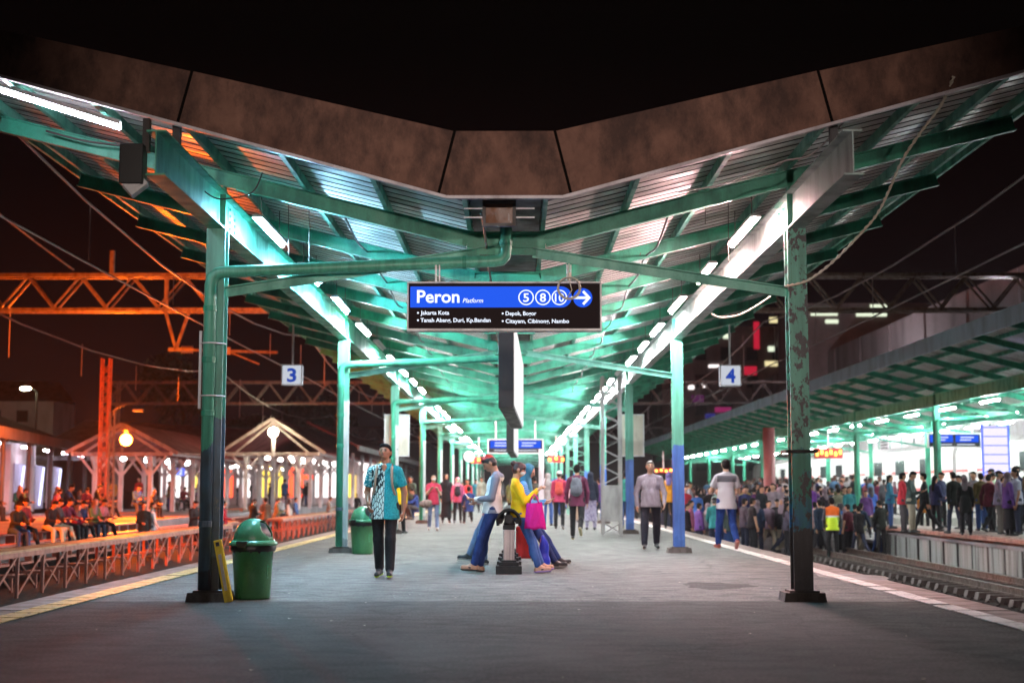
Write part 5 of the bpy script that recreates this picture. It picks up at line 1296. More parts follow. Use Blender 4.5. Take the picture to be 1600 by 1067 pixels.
    me.loops.add(f.size); me.loops.foreach_set('vertex_index', f.astype(np.int32).ravel()); me.polygons.add(len(f))
    me.polygons.foreach_set('loop_start', np.arange(0, f.size, 4, dtype=np.int32)); me.polygons.foreach_set('loop_total', np.full(len(f), 4, dtype=np.int32))
    for k in keys + ['lip']: me.materials.append(mats.get(k, M['black']))
    me.polygons.foreach_set('material_index', m.astype(np.int32)); me.polygons.foreach_set('use_smooth', np.ones(len(f), dtype=bool)); me.update(); me.validate()
    J = {k: q * sc - V(0, 0, z0) for k, q in J.items()}; J['hip'] = V(0, 0, -z0); J['sc'] = sc
    J['up'] = lambda x, y, z: up(x, y, z) * sc - V(0, 0, z0); J['hd'] = lambda x, y, z: hd(x, y, z) * sc - V(0, 0, z0)
    return me, J
def cloth(name, col, col2=None, rough=.8, scale=9):
    m = base(name, col, rough, spec=.25); n = noise_node(m, scale, 4, 'Object', .6, (1, 1, .45)); c2 = col2 or tuple(q * .6 for q in col)
    r = ramp2(m, n.outputs[0], .32, c2, .66, col); setc(m, r.outputs[0]); bump(m, n.outputs[0], .8, .03); return m
def skinm(name, col): 
    m = base(name, col, .48, spec=.4); m.node_tree.nodes["Principled BSDF"].inputs['Subsurface Weight'].default_value = .08; return m
SK = [skinm('skin_brown', (.30, .145, .085)), skinm('skin_tan', (.38, .20, .125)), skinm('skin_light', (.46, .27, .18))]
HAIR = base('black_hair', (.010, .008, .008), .85, spec=.12); LIP = base('lips', (.20, .06, .05), .5); EYEW = base('eye_white', (.6, .56, .52), .3); MASKM = base('face_mask', (.62, .68, .68), .8); DARK = base('dark_detail', (.012, .01, .01), .4)
SOLE = base('pale_sole', (.45, .43, .4), .6); SHOE = base('dark_shoe', (.02, .02, .022), .5)
def place(name, me, loc, face, label, group=None, col=None):
    """face: direction in degrees; 0 looks at the camera, 90 looks to the right of the photo"""
    o = bpy.data.objects.new(name, me); COL.objects.link(o); o.location = loc; o.rotation_euler = (0, 0, R(face))
    if col: o.color = (*col, 1)
    return tag(o, label, 'person', group)
def MT(skin=1, **k):
    d = dict(skin=SK[skin], hair=HAIR, shoe=SHOE, sole=SOLE, dark=DARK, white=EYEW, extra=DARK, lip=LIP); d.update(k); return d
def backpack(parent_o, J, mat, label, sc=1.0, front=False):
    """a bag of its own on the back: body, pocket, straps that follow the shoulders"""
    root = empty('backpack', parent_o.location, parent_o.rotation_euler.z, label, 'backpack'); up = J['up']; k = J['sc']; f = -1 if front else 1
    c = up(0, f * .185, .30)
    gs = [(0, .03, [ell(c + V(0, 0, .02), (.135 * sc * k, .085 * sc * k, .21 * sc * k)), ell(c + V(0, f * .02, -.08), (.14 * sc * k, .09 * sc * k, .13 * sc * k)), ell(c + V(0, f * .075 * sc, -.06), (.10 * k, .04, .10 * k))])]
    v, q, m_ = grow(gs, .014); b_ = MB(); b_.add([tuple(x) for x in v], [tuple(x) for x in q]); b_.build('bag', mat, root, smooth=True)
    for s in (-1, 1):
        m1 = MB(); pts = [up(s * .085, f * .11, .42), up(s * .09, f * .085, .50), up(s * .095, 0.012, .555), up(s * .10, -f * .075, .50), up(s * .105, -f * .122, .40), up(s * .115, -f * .122, .28), up(s * .14, -f * .08, .18), up(s * .15, 0, .14), up(s * .12, f * .09, .13)]
        P = []
        for i in range(len(pts) - 1):
            for t in (0, .34, .67): P.append(pts[i] * (1 - t) + pts[i + 1] * t)
        P.append(pts[-1]); m1.tube(P, .017, 8); m1.build('strap', mat, root, smooth=True)
    return root
def tex_pants(): pass

# --- the man walking towards the camera
batik = base('batik_shirt', (0.02, .3, .33), .75, spec=.25); N, L = nodes(batik)
tcn = N.new("ShaderNodeTexCoord"); mp = N.new("ShaderNodeMapping"); mp.inputs['Rotation'].default_value = (0, R(28), 0); mp.inputs['Scale'].default_value = (34, 4, 13); L.new(tcn.outputs['Object'], mp.inputs[0])
vo = N.new("ShaderNodeTexVoronoi"); vo.feature = 'DISTANCE_TO_EDGE'; vo.inputs['Scale'].default_value = 1.0; vo.inputs['Randomness'].default_value = .55; L.new(mp.outputs[0], vo.inputs['Vector'])
pat = ramp2(batik, vo.outputs['Distance'], .07, (.008, .02, .025), .12, (.52, .70, .66))
n1 = noise_node(batik, 60, 3, 'Object'); teal = ramp2(batik, n1.outputs[0], .4, (.008, .20, .25), .62, (.02, .36, .40))
vo2 = N.new("ShaderNodeTexVoronoi"); vo2.inputs['Scale'].default_value = 42; L.new(tcn.outputs['Object'], vo2.inputs['Vector']); sp_ = ramp2(batik, vo2.outputs['Distance'], .0, (1, 1, 1), .28, (0, 0, 0), 'CONSTANT')
teal2 = mixc(batik, .25, teal.outputs[0], sp_.outputs[0], 'ADD')
teal2 = teal.outputs[0]
sx_ = N.new("ShaderNodeSeparateXYZ"); L.new(tcn.outputs['Object'], sx_.inputs[0])
def gt(v, src): k = N.new("ShaderNodeMath"); k.operation = 'GREATER_THAN'; L.new(src, k.inputs[0]); k.inputs[1].default_value = v; return k.outputs[0]
half = mixc(batik, gt(.012, sx_.outputs[0]), pat.outputs[0], teal2)
mp2 = N.new("ShaderNodeMapping"); mp2.inputs['Scale'].default_value = (14, 14, 30); L.new(tcn.outputs['Object'], mp2.inputs[0]); vo3 = N.new("ShaderNodeTexVoronoi"); vo3.feature = 'DISTANCE_TO_EDGE'; vo3.inputs['Scale'].default_value = 1; L.new(mp2.outputs[0], vo3.inputs['Vector'])
slv = ramp2(batik, vo3.outputs['Distance'], .14, (.01, .22, .26), .18, (.45, .66, .63)); half = mixc(batik, gt(-.165, sx_.outputs[0]), slv.outputs[0], half)
setc(batik, half); nb_ = noise_node(batik, 10, 4, 'Object', .6, (1, 1, .45)); bump(batik, nb_.outputs[0], .8, .03)
lime = base('lime_sole', (.55, .8, .03), .5); blk = cloth('black_trousers', (.017, .017, .019), (.008, .008, .009))
sp = dict(H=1.69, sleeve='short', legL=(9, 3, -.5, 2), legR=(-7, 7, -1, -7), armL=(-8, 15, 16, 2), armR=(-14, 14, 62, 12), hpitch=-9, hyaw=-10, hem=-.15, bulk=1.05, legw=1.1, curl=.75, toe=6,
          add=[('top', lambda up, hd, J: cone(up(-.052, -.075, .50), up(-.02, -.098, .452), .018, .012)), ('top', lambda up, hd, J: cone(up(.052, -.075, .50), up(.022, -.098, .452), .018, .012)),
               ('skin', lambda up, hd, J: cone(up(0, -.07, .53), up(0, -.088, .475), .034, .018)), ('dark', lambda up, hd, J: ell(J['handR'] * .70 + J['elbR'] * .30, (.031, .031, .010)))])
me, J1 = person_mesh('person', sp, MT(0, top=batik, low=blk, sole=lime), .0085)
p = on_z(600, 902.5); man1 = place('person', me, (p.x, p.y, .004), -3, 'young man in half teal, half patterned shirt walking forward')
backpack(man1, J1, cloth('tan_strap', (.34, .27, .20)), 'backpack with tan straps worn by the man in the teal patterned shirt', .62)

# --- pair perched on the leaning rail
def perched(px, py_hip, Y, sp, mats, face, label, res=.0085, X=None):
    me, J = person_mesh('person', sp, mats, res)
    x = X if X is not None else at(px, py_hip, Y).x
    return place('person', me, (x, Y, .004), face, label), J
sweat = base('grey_white_sweatshirt', (.5, .5, .5), .85, spec=.2); N, L = nodes(sweat); tcn = N.new("ShaderNodeTexCoord"); sx_ = N.new("ShaderNodeSeparateXYZ"); L.new(tcn.outputs['Object'], sx_.inputs[0])
k = N.new("ShaderNodeMath"); k.operation = 'ABSOLUTE'; L.new(sx_.outputs[0], k.inputs[0])
nn = noise_node(sweat, 9, 4, 'Object', .6, (1, 1, .5))
c = mixc(sweat, gt(.160, k.outputs[0]), (.66, .66, .66), (.17, .19, .24)); c = mixc(sweat, gt(1.285, sx_.outputs[2]), c, (.20, .22, .27)); setc(sweat, c); bump(sweat, nn.outputs[0], .9, .03)
navy = cloth('navy_jeans', (.02, .045, .17), (.008, .018, .075)); jeans = cloth('blue_jeans', (.055, .13, .36), (.025, .06, .20)); yel = cloth('yellow_knit', (.78, .52, .01), (.6, .36, .008)); flip = base('flipflop', (.02, .012, .01), .6)
redhair = base('dyed_hair', (.4, .02, .015), .5); N, L = nodes(redhair); tcn = N.new("ShaderNodeTexCoord"); sx_ = N.new("ShaderNodeSeparateXYZ"); L.new(tcn.outputs['Object'], sx_.inputs[0])
RHZ = 1.5
sp = dict(H=1.60, sleeve='long', lean=-5, legL=(22, 5, 3, 3), legR=(16, 5, 3, 3), armL=(12, 8, 74, 20), armR=(8, 8, 72, 24), hpitch=38, hair='tall', sandal=True, palm='up', curl=1.0, hem=-.03, legw=1.05,
          add=[('top', lambda up, hd, J: ell(up(0, .085, .50), (.10, .05, .06))), ('dark', lambda up, hd, J: cone(up(.03, -.10, .36), up(.10, .02, .545), .012, .012)), ('dark', lambda up, hd, J: cone(up(.10, .02, .545), up(.06, .125, .40), .012, .012)), ('dark', lambda up, hd, J: cone(up(.03, -.10, .36), up(-.14, -.085, .12), .012, .012))])
me, J2 = person_mesh('person', sp, MT(1, top=sweat, low=navy, hair=redhair, sole=flip, dark=DARK), .0085)
ht = J2['hd'](0, 0, .15)[2]
nz = noise_node(redhair, 40, 3, 'Object'); ad = N.new('ShaderNodeMath'); ad.operation = 'MULTIPLY_ADD'; L.new(nz.outputs[0], ad.inputs[0]); ad.inputs[1].default_value = .05; L.new(sx_.outputs[2], ad.inputs[2]); ad2 = N.new('ShaderNodeMath'); ad2.operation = 'MULTIPLY_ADD'; L.new(sx_.outputs[1], ad2.inputs[0]); ad2.inputs[1].default_value = -.35; L.new(ad.outputs[0], ad2.inputs[2]); hy_ = J2['hd'](0, 0, .15)[1]
c = mixc(redhair, gt(ht + .03 - .35 * hy_, ad2.outputs[0]), (.012, .01, .01), (.42, .018, .012)); bump(redhair, nz.outputs[0], 1.0, .02); setc(redhair, c)
man2 = place('person', me, (at(769, 800, 19.6).x, 19.6, .004), -90, 'man with dyed red hair in grey and white sweatshirt leaning on the rail')
sp = dict(H=1.52, sleeve='long', lean=-7, legL=(27, 6, 3, 4), legR=(23, 5, 3, 4), armL=(34, 6, 100, 14), armR=(30, 6, 102, 18), hpitch=20, hair='bun', mask=True, sandal=True, palm='up', curl=1.0, hem=-.02, bulk=.95)
me, J3 = person_mesh('person', sp, MT(2, top=yel, low=jeans, hair=base('brown_hair', (.035, .012, .012), .5), white=MASKM, sole=base('lilac_sandal', (.35, .25, .6), .6), dark=DARK), .0085)
wom = place('person', me, (at(813, 800, 19.6).x, 19.6, .004), 90, 'woman in yellow jumper and jeans with white face mask leaning on the rail')
def phone(o, J, label, dz=.03, tilt=30):
    h = (J['handL'] + J['handR']) / 2; w = o.matrix_basis @ Vector(h); f = Vector((math.sin(o.rotation_euler.z), -math.cos(o.rotation_euler.z), 0))
    root = empty('phone', w + f * .04 + Vector((0, 0, dz)), o.rotation_euler.z, label, 'phone'); m1 = MB(); m1.box((0, 0, 0), (.075, .009, .155)); q = m1.build('case', M['white'], root, bevel=.003); q.rotation_euler = (R(-tilt), 0, 0)
    m1 = MB(); m1.box((0, .006, 0), (.066, .003, .14)); s = m1.build('screen', M['sign_white'], root); s.rotation_euler = (R(-tilt), 0, 0); return root
phone(man2, J2, 'phone held by the man with red hair', .04, -40); phone(wom, J3, 'white phone held up by the woman in yellow', .05, -15)
# pink tote hanging from the woman's forearm
hw = wom.matrix_basis @ Vector(J3['elbR'] * .7 + J3['handR'] * .3)
root = empty('tote_bag', (hw.x + .06, hw.y - .07, hw.z), 0, 'bright magenta tote bag hanging from the arm of the woman in yellow', 'bag')
pink = cloth('magenta_canvas', (.62, .01, .26), (.42, .005, .17), .7, 7)
vs = []; fs = []; nu_, nv_ = 12, 10
for sd_ in (-1, 1):
    for j in range(nv_ + 1):
        t = j / nv_
        for i in range(nu_ + 1):
            u = i / nu_; hw_ = .105 + .045 * t; bulge = math.sin(math.pi * u) ** .6 * (.018 + .055 * t ** .8 * (1 - .35 * t)); x_ = (u - .5) * 2 * hw_ + .015 * t
            vs.append((x_, sd_ * bulge + .006 * math.sin(u * 17 + t * 9), -.06 - .36 * t - .012 * math.sin(u * 3.1 + .3) * (1 - t) + .01 * math.sin(u * 11) * t))
n1_ = (nu_ + 1) * (nv_ + 1)
for sd_ in (0, 1):
    for j in range(nv_):
        for i in range(nu_): a = sd_ * n1_ + j * (nu_ + 1) + i; q4 = (a, a + 1, a + nu_ + 2, a + nu_ + 1); fs.append(q4 if sd_ == 0 else q4[::-1])
for i in range(nu_): a = nv_ * (nu_ + 1) + i; fs.append((a, a + 1, n1_ + a + 1, n1_ + a))
m1 = MB(); m1.add(vs, fs); m1.build('bag_body', pink, root, smooth=True)
for dy in (-.03, .03): m1 = MB(); m1.tube([(-.06, dy * .5, -.08), (-.035, dy, .0), (0, dy * .6, .05), (.035, dy, .01), (.06, dy * .5, -.07)], .010, 6); m1.build('handle', pink, root, smooth=True)
# two more people perched farther along the rail, with luggage
stripe = base('blue_striped_cloth', (.05, .25, .5), .8); N, L = nodes(stripe); wv = N.new("ShaderNodeTexWave"); wv.inputs['Scale'].default_value = 14; wv.bands_direction = 'DIAGONAL'; tcn = N.new("ShaderNodeTexCoord"); L.new(tcn.outputs['Object'], wv.inputs[0]); r = ramp2(stripe, wv.outputs[0], .4, (.03, .16, .42), .55, (.14, .36, .62)); setc(stripe, r.outputs[0])
sp = dict(H=1.6, lean=-4, legL=(40, 6, 3, 6), legR=(36, 5, 3, 6), armL=(20, 10, 80, 20), armR=(15, 8, 80, 22), hpitch=25, hair='hijab', hem=-.1, palm='up')
me, J = person_mesh('person', sp, MT(2, top=stripe, low=navy, hair=cloth('teal_hijab', (.05, .2, .3))), .013)
place('person', me, (.16, 20.75, .004), 84, 'woman in blue striped wrap perched on the rail behind the woman in yellow')
sp = dict(H=1.62, lean=-4, legL=(22, 26, 3, 0), legR=(30, 6, 3, 4), armL=(10, 8, 60, 20), armR=(10, 8, 60, 22), hpitch=30, hem=-.1, palm='up')
me, J = person_mesh('person', sp, MT(1, top=cloth('pink_shirt', (.6, .3, .32)), low=cloth('denim_shorts', (.16, .22, .36))), .013)
place('person', me, (-.36, 21.6, .004), -88, 'person in pale pink top perched on the rail behind the red haired man')
root = empty('suitcase', (.16, 22.6, 0), 0, 'small red suitcase standing by the leaning rail', 'suitcase'); m1 = MB(); m1.box((0, 0, .30), (.32, .22, .5)); m1.build('shell', cloth('red_case', (.4, .03, .03)), root, bevel=.03); m1 = MB(); m1.tube([(-.08, 0, .55), (-.08, 0, .72), (.08, 0, .72), (.08, 0, .55)], .012, 6); m1.build('handle', M['black'], root)
for q in (-1, 1): m1 = MB(); m1.tube([(q * .12, -.02, .035), (q * .12, .02, .035)], .035, 10); m1.build('wheel', M['black'], root)
bagb = cloth('blue_plastic', (.03, .06, .6), (.02, .03, .35), .4)
v, q, m_ = grow([(0, .04, [ell((0, 0, .12), (.11, .08, .12)), ell((.02, 0, .3), (.07, .05, .13)), ell((0, 0, .42), (.03, .03, .07))])], .014); m1 = MB(); m1.add([tuple(x) for x in v], [tuple(x) for x in q]); o = m1.build('plastic_bag', bagb, smooth=True); o.location = (at(848, 870, 20.2).x, 20.2, .004); tag(o, 'crumpled bright blue plastic bag beside the legs of the woman in yellow', 'bag')

# --- other people on the platform
def P1(px, pyf, face, sp, mats, label, res=.014, z=0.0, pk=None):
    me, J = person_mesh('person', sp, mats, res); p = on_z(px, pyf, z); o = place('person', me, (p.x, p.y, z + .004), face, label)
    if pk: backpack(o, J, *pk)
    return o, J
stand = dict(H=1.62, legL=(3, 3, 3, 0), legR=(-2, 3, 3, 0))
P1(677, 829, 8, dict(H=1.52, sleeve='short', legL=(12, 5, 2, 0), legR=(-9, 14, 2, -12), armL=(30, 8, 100, 26), armR=(35, 8, 95, 26), mask=True, hair='long', palm='up'), MT(2, top=cloth('crimson_top', (.5, .035, .08)), low=cloth('grey_jeans', (.17, .22, .36)), white=MASKM, sole=SOLE, shoe=SOLE), 'masked woman in crimson short sleeved top walking with hands raised')
p = on_z(664, 820, 0)
v, q, m_ = grow([(0, .03, [ell((0, 0, 0), (.17, .10, .11)), ell((.05, 0, .05), (.12, .08, .07))])], .016); m1 = MB(); m1.add([tuple(x) for x in v], [tuple(x) for x in q]); o = m1.build('handbag', cloth('floral_bag', (.35, .24, .2), (.06, .04, .05), .7, 22), smooth=True); o.location = (at(665, 787, 38).x, 38, at(665, 787, 38).z); tag(o, 'patterned shoulder bag at the side of the woman in crimson', 'bag')
P1(697, 817, 10, dict(H=1.62, skirt=True, hair='hijab', hem=-.2), MT(1, top=cloth('black_robe', (.014, .013, .016)), low=MATS['black_robe'], hair=MATS['black_robe']), 'woman in long black robe and black headscarf behind the crimson top', .016)
P1(715, 817, 0, dict(H=1.5, hair='hijab', mask=True, hem=-.12, armL=(8, 12, 14, 2), armR=(8, 12, 14, 2)), MT(2, top=cloth('pink_jacket', (.62, .13, .26)), low=blk, hair=cloth('pink_scarf', (.68, .3, .38)), white=base('green_mask', (.3, .7, .5), .7), sole=SOLE), 'girl in pink jacket and pink headscarf with green mask and black bag in front', .016, pk=(cloth('black_bag', (.02, .02, .025)), 'black backpack worn in front by the girl in pink', .9, True))
P1(733, 818, 190, dict(H=1.55, lean=8, legL=(80, 100, 5, 0), legR=(85, 105, 5, 0), armL=(30, 10, 40, 10), armR=(30, 10, 40, 10)), MT(1, top=navy, low=blk), 'person in navy crouching on the platform right of the girl in pink', .018)
P1(652, 812, -70, dict(H=1.66, lean=12, legL=(110, 125, 6, 10), legR=(100, 120, 6, 0), armL=(50, 10, 35, 10), armR=(50, 10, 35, 10), hpitch=15), MT(1, top=cloth('navy_jacket', (.02, .05, .2)), low=cloth('dark_grey', (.06, .06, .065))), 'man in navy jacket squatting low beside the third left column', .016)
P1(643, 806, -60, dict(H=1.66, lean=6, legL=(70, 80, 6, 0), legR=(60, 80, 6, 0), armL=(50, 10, 35, 10), hpitch=10), MT(1, top=cloth('slate_shirt', (.2, .2, .26)), low=blk), 'person in slate shirt crouching behind the squatting man', .018)
P1(622, 834, 160, dict(H=1.6, legL=(-12, 14, 2, -15), legR=(12, 4, 2, 0)), MT(1, top=yel, low=blk, sole=SOLE), 'person in yellow half hidden behind the man in the teal shirt', .016)
P1(902, 843, 172, dict(H=1.67, bulk=1.06, legL=(10, 4, 2, 0), legR=(-16, 40, 2, -48), armL=(4, 14, 12, 2), armR=(-4, 14, 10, 2), hem=-.13), MT(1, top=cloth('maroon_jacket', (.13, .025, .06)), low=blk, sole=base('gum_sole', (.5, .42, .25), .6)), 'man in maroon jacket walking away with a grey backpack', .0125, pk=(cloth('grey_pack', (.14, .15, .18)), 'grey backpack on the man in the maroon jacket', 1.0))
batik2 = cloth('batik_skirt', (.55, .5, .62), (.16, .12, .25), .8, 26)
P1(923, 828, 175, dict(H=1.58, skirt=True, skirt_len=-.66, hair='hijab', hem=-.02), MT(1, top=cloth('dark_navy_top', (.02, .025, .045)), low=batik2, hair=MATS['dark_navy_top']), 'woman in dark top and white and violet batik skirt by the lattice post', .015)
P1(874, 827, 176, dict(H=1.62, hair='cap', legL=(8, 4, 2, 0), legR=(-8, 16, 2, -20)), MT(1, top=cloth('rose_top', (.5, .05, .12)), low=blk, hair=base('white_cap', (.8, .8, .8), .6), sole=SOLE), 'person in rose top and white cap walking away with red backpack', .015, pk=(cloth('red_pack', (.75, .1, .08)), 'bright red backpack on the person in the white cap', .9))
P1(856, 822, 160, dict(H=1.6, hair='hijab', hem=-.1), MT(1, top=cloth('ash_top', (.3, .28, .28)), low=jeans, hair=cloth('grey_scarf', (.35, .33, .33))), 'woman in grey scarf and jeans walking away beyond the rail', .016)
P1(1017, 858, 0, dict(H=1.65, bulk=1.16, belly=1.25, hair='short', legL=(-8, 12, 3, -10), legR=(10, 4, 3, 0), armL=(6, 16, 30, 4), armR=(-6, 16, 14, 2), hem=-.08, legw=1.15), MT(2, top=cloth('mauve_shirt', (.30, .26, .30), (.19, .16, .19), .8, 14), low=cloth('black_slacks', (.02, .018, .028)), hair=base('grey_short_hair', (.12, .10, .09), .6)), 'stout man in grey mauve shirt and dark trousers walking toward the viewer', .0125)
tee = base('banded_tee', (.6, .6, .62), .85, spec=.2); N, L = nodes(tee); tcn = N.new("ShaderNodeTexCoord"); sx_ = N.new("ShaderNodeSeparateXYZ"); L.new(tcn.outputs['Object'], sx_.inputs[0])
ab_ = N.new("ShaderNodeMath"); ab_.operation = 'ABSOLUTE'; L.new(sx_.outputs[0], ab_.inputs[0])
c = mixc(tee, gt(1.26, sx_.outputs[2]), (.55, .54, .57), (.13, .13, .15)); c = mixc(tee, gt(1.38, sx_.outputs[2]), c, (.42, .42, .45)); c = mixc(tee, gt(.19, ab_.outputs[0]), c, (.40, .40, .43)); setc(tee, c); nn = noise_node(tee, 8, 4, 'Object'); bump(tee, nn.outputs[0], .8, .03)
P1(1136, 858, 187, dict(H=1.68, bulk=1.08, sleeve='short', legL=(14, 2, 3, 0), legR=(-4, 34, 2, -40), armL=(20, 20, 70, 10), armR=(14, 16, 60, 10), hem=-.13, legw=1.1), MT(2, top=tee, low=cloth('royal_jeans', (.02, .06, .26), (.01, .03, .14)), shoe=base('red_shoe', (.25, .05, .05), .5), sole=base('red_sole', (.5, .2, .16), .6)), 'man in grey and white banded tee and blue jeans walking away along the right edge', .0125)
P1(978, 826, 185, dict(H=1.64), MT(1, top=cloth('sea_green_shirt', (.04, .25, .2)), low=jeans, sole=SOLE), 'man in sea green shirt and jeans standing behind the blue column foot', .016)
P1(1046, 826, 170, dict(H=1.6, hair='hijab'), MT(1, top=cloth('orange_top', (.6, .25, .02)), low=blk, hair=cloth('violet_scarf', (.15, .12, .3))), 'woman in orange top behind the stout man', .018)

# --- crowds: shared bodies, each person an object of its own
ctop = base('crowd_top', (.5, .5, .5), .85, spec=.2); N, L = nodes(ctop); oi = N.new("ShaderNodeObjectInfo"); nn = noise_node(ctop, 7, 3, 'Object', .6, (1, 1, .5)); r = ramp2(ctop, nn.outputs[0], .3, (.5, .5, .5), .7, (1.05, 1.05, 1.05)); setc(ctop, mixc(ctop, 1.0, oi.outputs['Color'], r.outputs[0], 'MULTIPLY')); bump(ctop, nn.outputs[0], .8, .03)
clow = base('crowd_trousers', (.03, .03, .035), .85, spec=.2); N, L = nodes(clow); oi = N.new("ShaderNodeObjectInfo"); rr = N.new("ShaderNodeValToRGB"); rr.color_ramp.interpolation = 'CONSTANT'
for i, (ps, c) in enumerate(((0, (.015, .015, .018)), (.45, (.03, .035, .06)), (.62, (.02, .045, .13)), (.74, (.10, .09, .08)), (.84, (.33, .29, .22)), (.92, (.05, .05, .055)))):
    e = rr.color_ramp.elements[i] if i < 2 else rr.color_ramp.elements.new(ps); e.position = ps; e.color = (*c, 1)
L.new(oi.outputs['Random'], rr.inputs[0]); setc(clow, rr.outputs[0])
cskin = SK[1]
PO = [dict(H=1.66), dict(H=1.62, legL=(10, 4, 3, 0), legR=(-8, 10, 3, -8), armL=(-8, 10, 14, 2), armR=(14, 10, 20, 2)), dict(H=1.64, armL=(20, 8, 85, 24), armR=(15, 8, 85, 24), hpitch=25, palm='up'),
      dict(H=1.56, hair='hijab', hem=-.25, legw=1.2), dict(H=1.58, hair='hijab', skirt=True, hem=-.15), dict(H=1.72, hair='cap', armL=(6, 12, 40, 6)), dict(H=1.60, hair='long', armR=(10, 10, 70, 20)), dict(H=1.70, bulk=1.12, belly=1.2, sleeve='short'),
      dict(H=1.68, legL=(24, 6, 2, 8), legR=(-20, 22, 2, -20), armL=(-18, 9, 16, 2), armR=(22, 9, 26, 2))]
SIT = [dict(H=1.64, lean=18, legL=(84, 78, 8, 0), legR=(80, 72, 8, 0), armL=(30, 12, 55, 16), armR=(30, 12, 55, 16), hpitch=20), dict(H=1.6, lean=6, legL=(82, 60, 6, 0), legR=(78, 84, 6, 0), armL=(16, 10, 80, 22), armR=(16, 10, 80, 22), hpitch=30, palm='up'), dict(H=1.56, lean=10, hair='hijab', legL=(84, 80, 4, 0), legR=(84, 76, 4, 0), armL=(26, 8, 50, 20), armR=(26, 8, 50, 20))]
HJ = base('crowd_scarf', (.1, .1, .1), .8); N, L = nodes(HJ); oi = N.new("ShaderNodeObjectInfo"); r = ramp2(HJ, oi.outputs['Random'], .0, (.015, .015, .018), 1, (.22, .15, .18)); setc(HJ, r.outputs[0])
def crowd_mesh(sp, res): 
    s2 = dict(sp); s2['face'] = res < .021
    return person_mesh('person', s2, MT(1, top=ctop, low=clow, hair=HJ if sp.get('hair') == 'hijab' else HAIR, sole=SHOE), res)
CM_ = [crowd_mesh(s, .021) for s in PO]; SM_ = [crowd_mesh(s, .021) for s in SIT]
NAMED = [('black', (.015, .015, .017), 42), ('navy', (.02, .03, .08), 16), ('dark grey', (.07, .07, .075), 14), ('brown', (.14, .07, .04), 7), ('white', (.62, .62, .62), 9), ('red', (.42, .03, .04), 8), ('teal', (.03, .2, .19), 5), ('maroon', (.13, .02, .04), 7), ('grey', (.26, .26, .27), 9), ('mustard', (.45, .25, .04), 3), ('purple', (.13, .05, .2), 5), ('pink', (.5, .16, .25), 4), ('orange', (.6, .16, .03), 2), ('olive', (.12, .13, .05), 4), ('blue', (.04, .12, .4), 6)]
rc = random.Random(23)
def pick(): 
    t = rc.uniform(0, sum(n[2] for n in NAMED))
    for n in NAMED:
        t -= n[2]
        if t <= 0: return n
    return NAMED[0]
def cp(mesh_, x, y, z, face, where, group, color=None, label=None, vs=None):
    n = pick() if color is None else color; c = tuple(q * rc.uniform(.65, 1.15) for q in n[1])
    o = place('person', mesh_, (x, y, z), face, label or (DESC[mesh_] % n[0] + ' ' + where), group, c); s = vs or rc.uniform(.89, 1.06); o.scale = (s, s, s); return o
DESC = {CM_[i][0]: d for i, d in enumerate(('person in %s top standing upright', 'person in %s top mid step', 'person in %s top looking down at a phone', 'headscarf wearer in long %s top', 'woman in skirt, scarf and %s top', 'person in cap and %s top', 'long haired woman in %s top', 'heavy set person in %s short sleeves', 'striding person in %s top'))}
DESC.update({SM_[i][0]: d for i, d in enumerate(('seated person in %s top leaning forward', 'seated person in %s top looking at hands', 'seated headscarf wearer in %s top'))})
def cm(): return rc.choice(CM_)[0]
taken = []
def spot(x0, x1, y0_, y1_, dmin):
    for _ in range(60):
        x, y = rc.uniform(x0, x1), rc.uniform(y0_, y1_)
        if all((x - a) ** 2 + (y - b) ** 2 > dmin ** 2 for a, b in taken): taken.append((x, y)); return x, y
    return None
C_ = {n[0]: n for n in NAMED}
# front row at the crossing, placed one by one
front = [(1195, 'white', 0, 'person all in white standing at the front of the crossing crowd', 855), (1165, 'grey', 3, 'person in long grey jacket at the front of the crossing crowd', 850), (1100, 'blue', 4, 'woman in long blue robe and scarf at the platform edge of the crossing crowd', 842), (1075, 'white', 6, 'woman in white top leftmost in the crossing crowd', 838),
         (1228, 'dark grey', 1, 'person with dark grey jacket seen just left of the right column foot', 860), (1182, 'red', 2, 'person in red shirt second row of the crossing crowd', 848), (1212, 'navy', 5, 'person in navy jacket and cap left of the right column', 856), (1273, 'white', 0, 'person in white shirt just right of the right column', 862), (1325, 'maroon', 7, 'person in maroon shirt right of the hi vis vest', 866), (1345, 'navy', 8, 'person in long navy jacket stepping up to the right platform', 864), (1146, 'mustard', 6, 'person in mustard top in the crossing crowd behind the blue jeans', 846), (1285, 'maroon', 3, 'woman in maroon scarf left behind the hi vis vest', 862)]
for px, cn, mi_, lb, pf in front:
    p = on_z(px, pf, GZ + .06); p.y = max(p.y, 41); x = at(px, 800, p.y).x
    taken.append((x, p.y)); cp(CM_[mi_][0], x, p.y, GZ + .06, rc.uniform(100, 250), '', 'crowd crossing the tracks', C_[cn], lb)
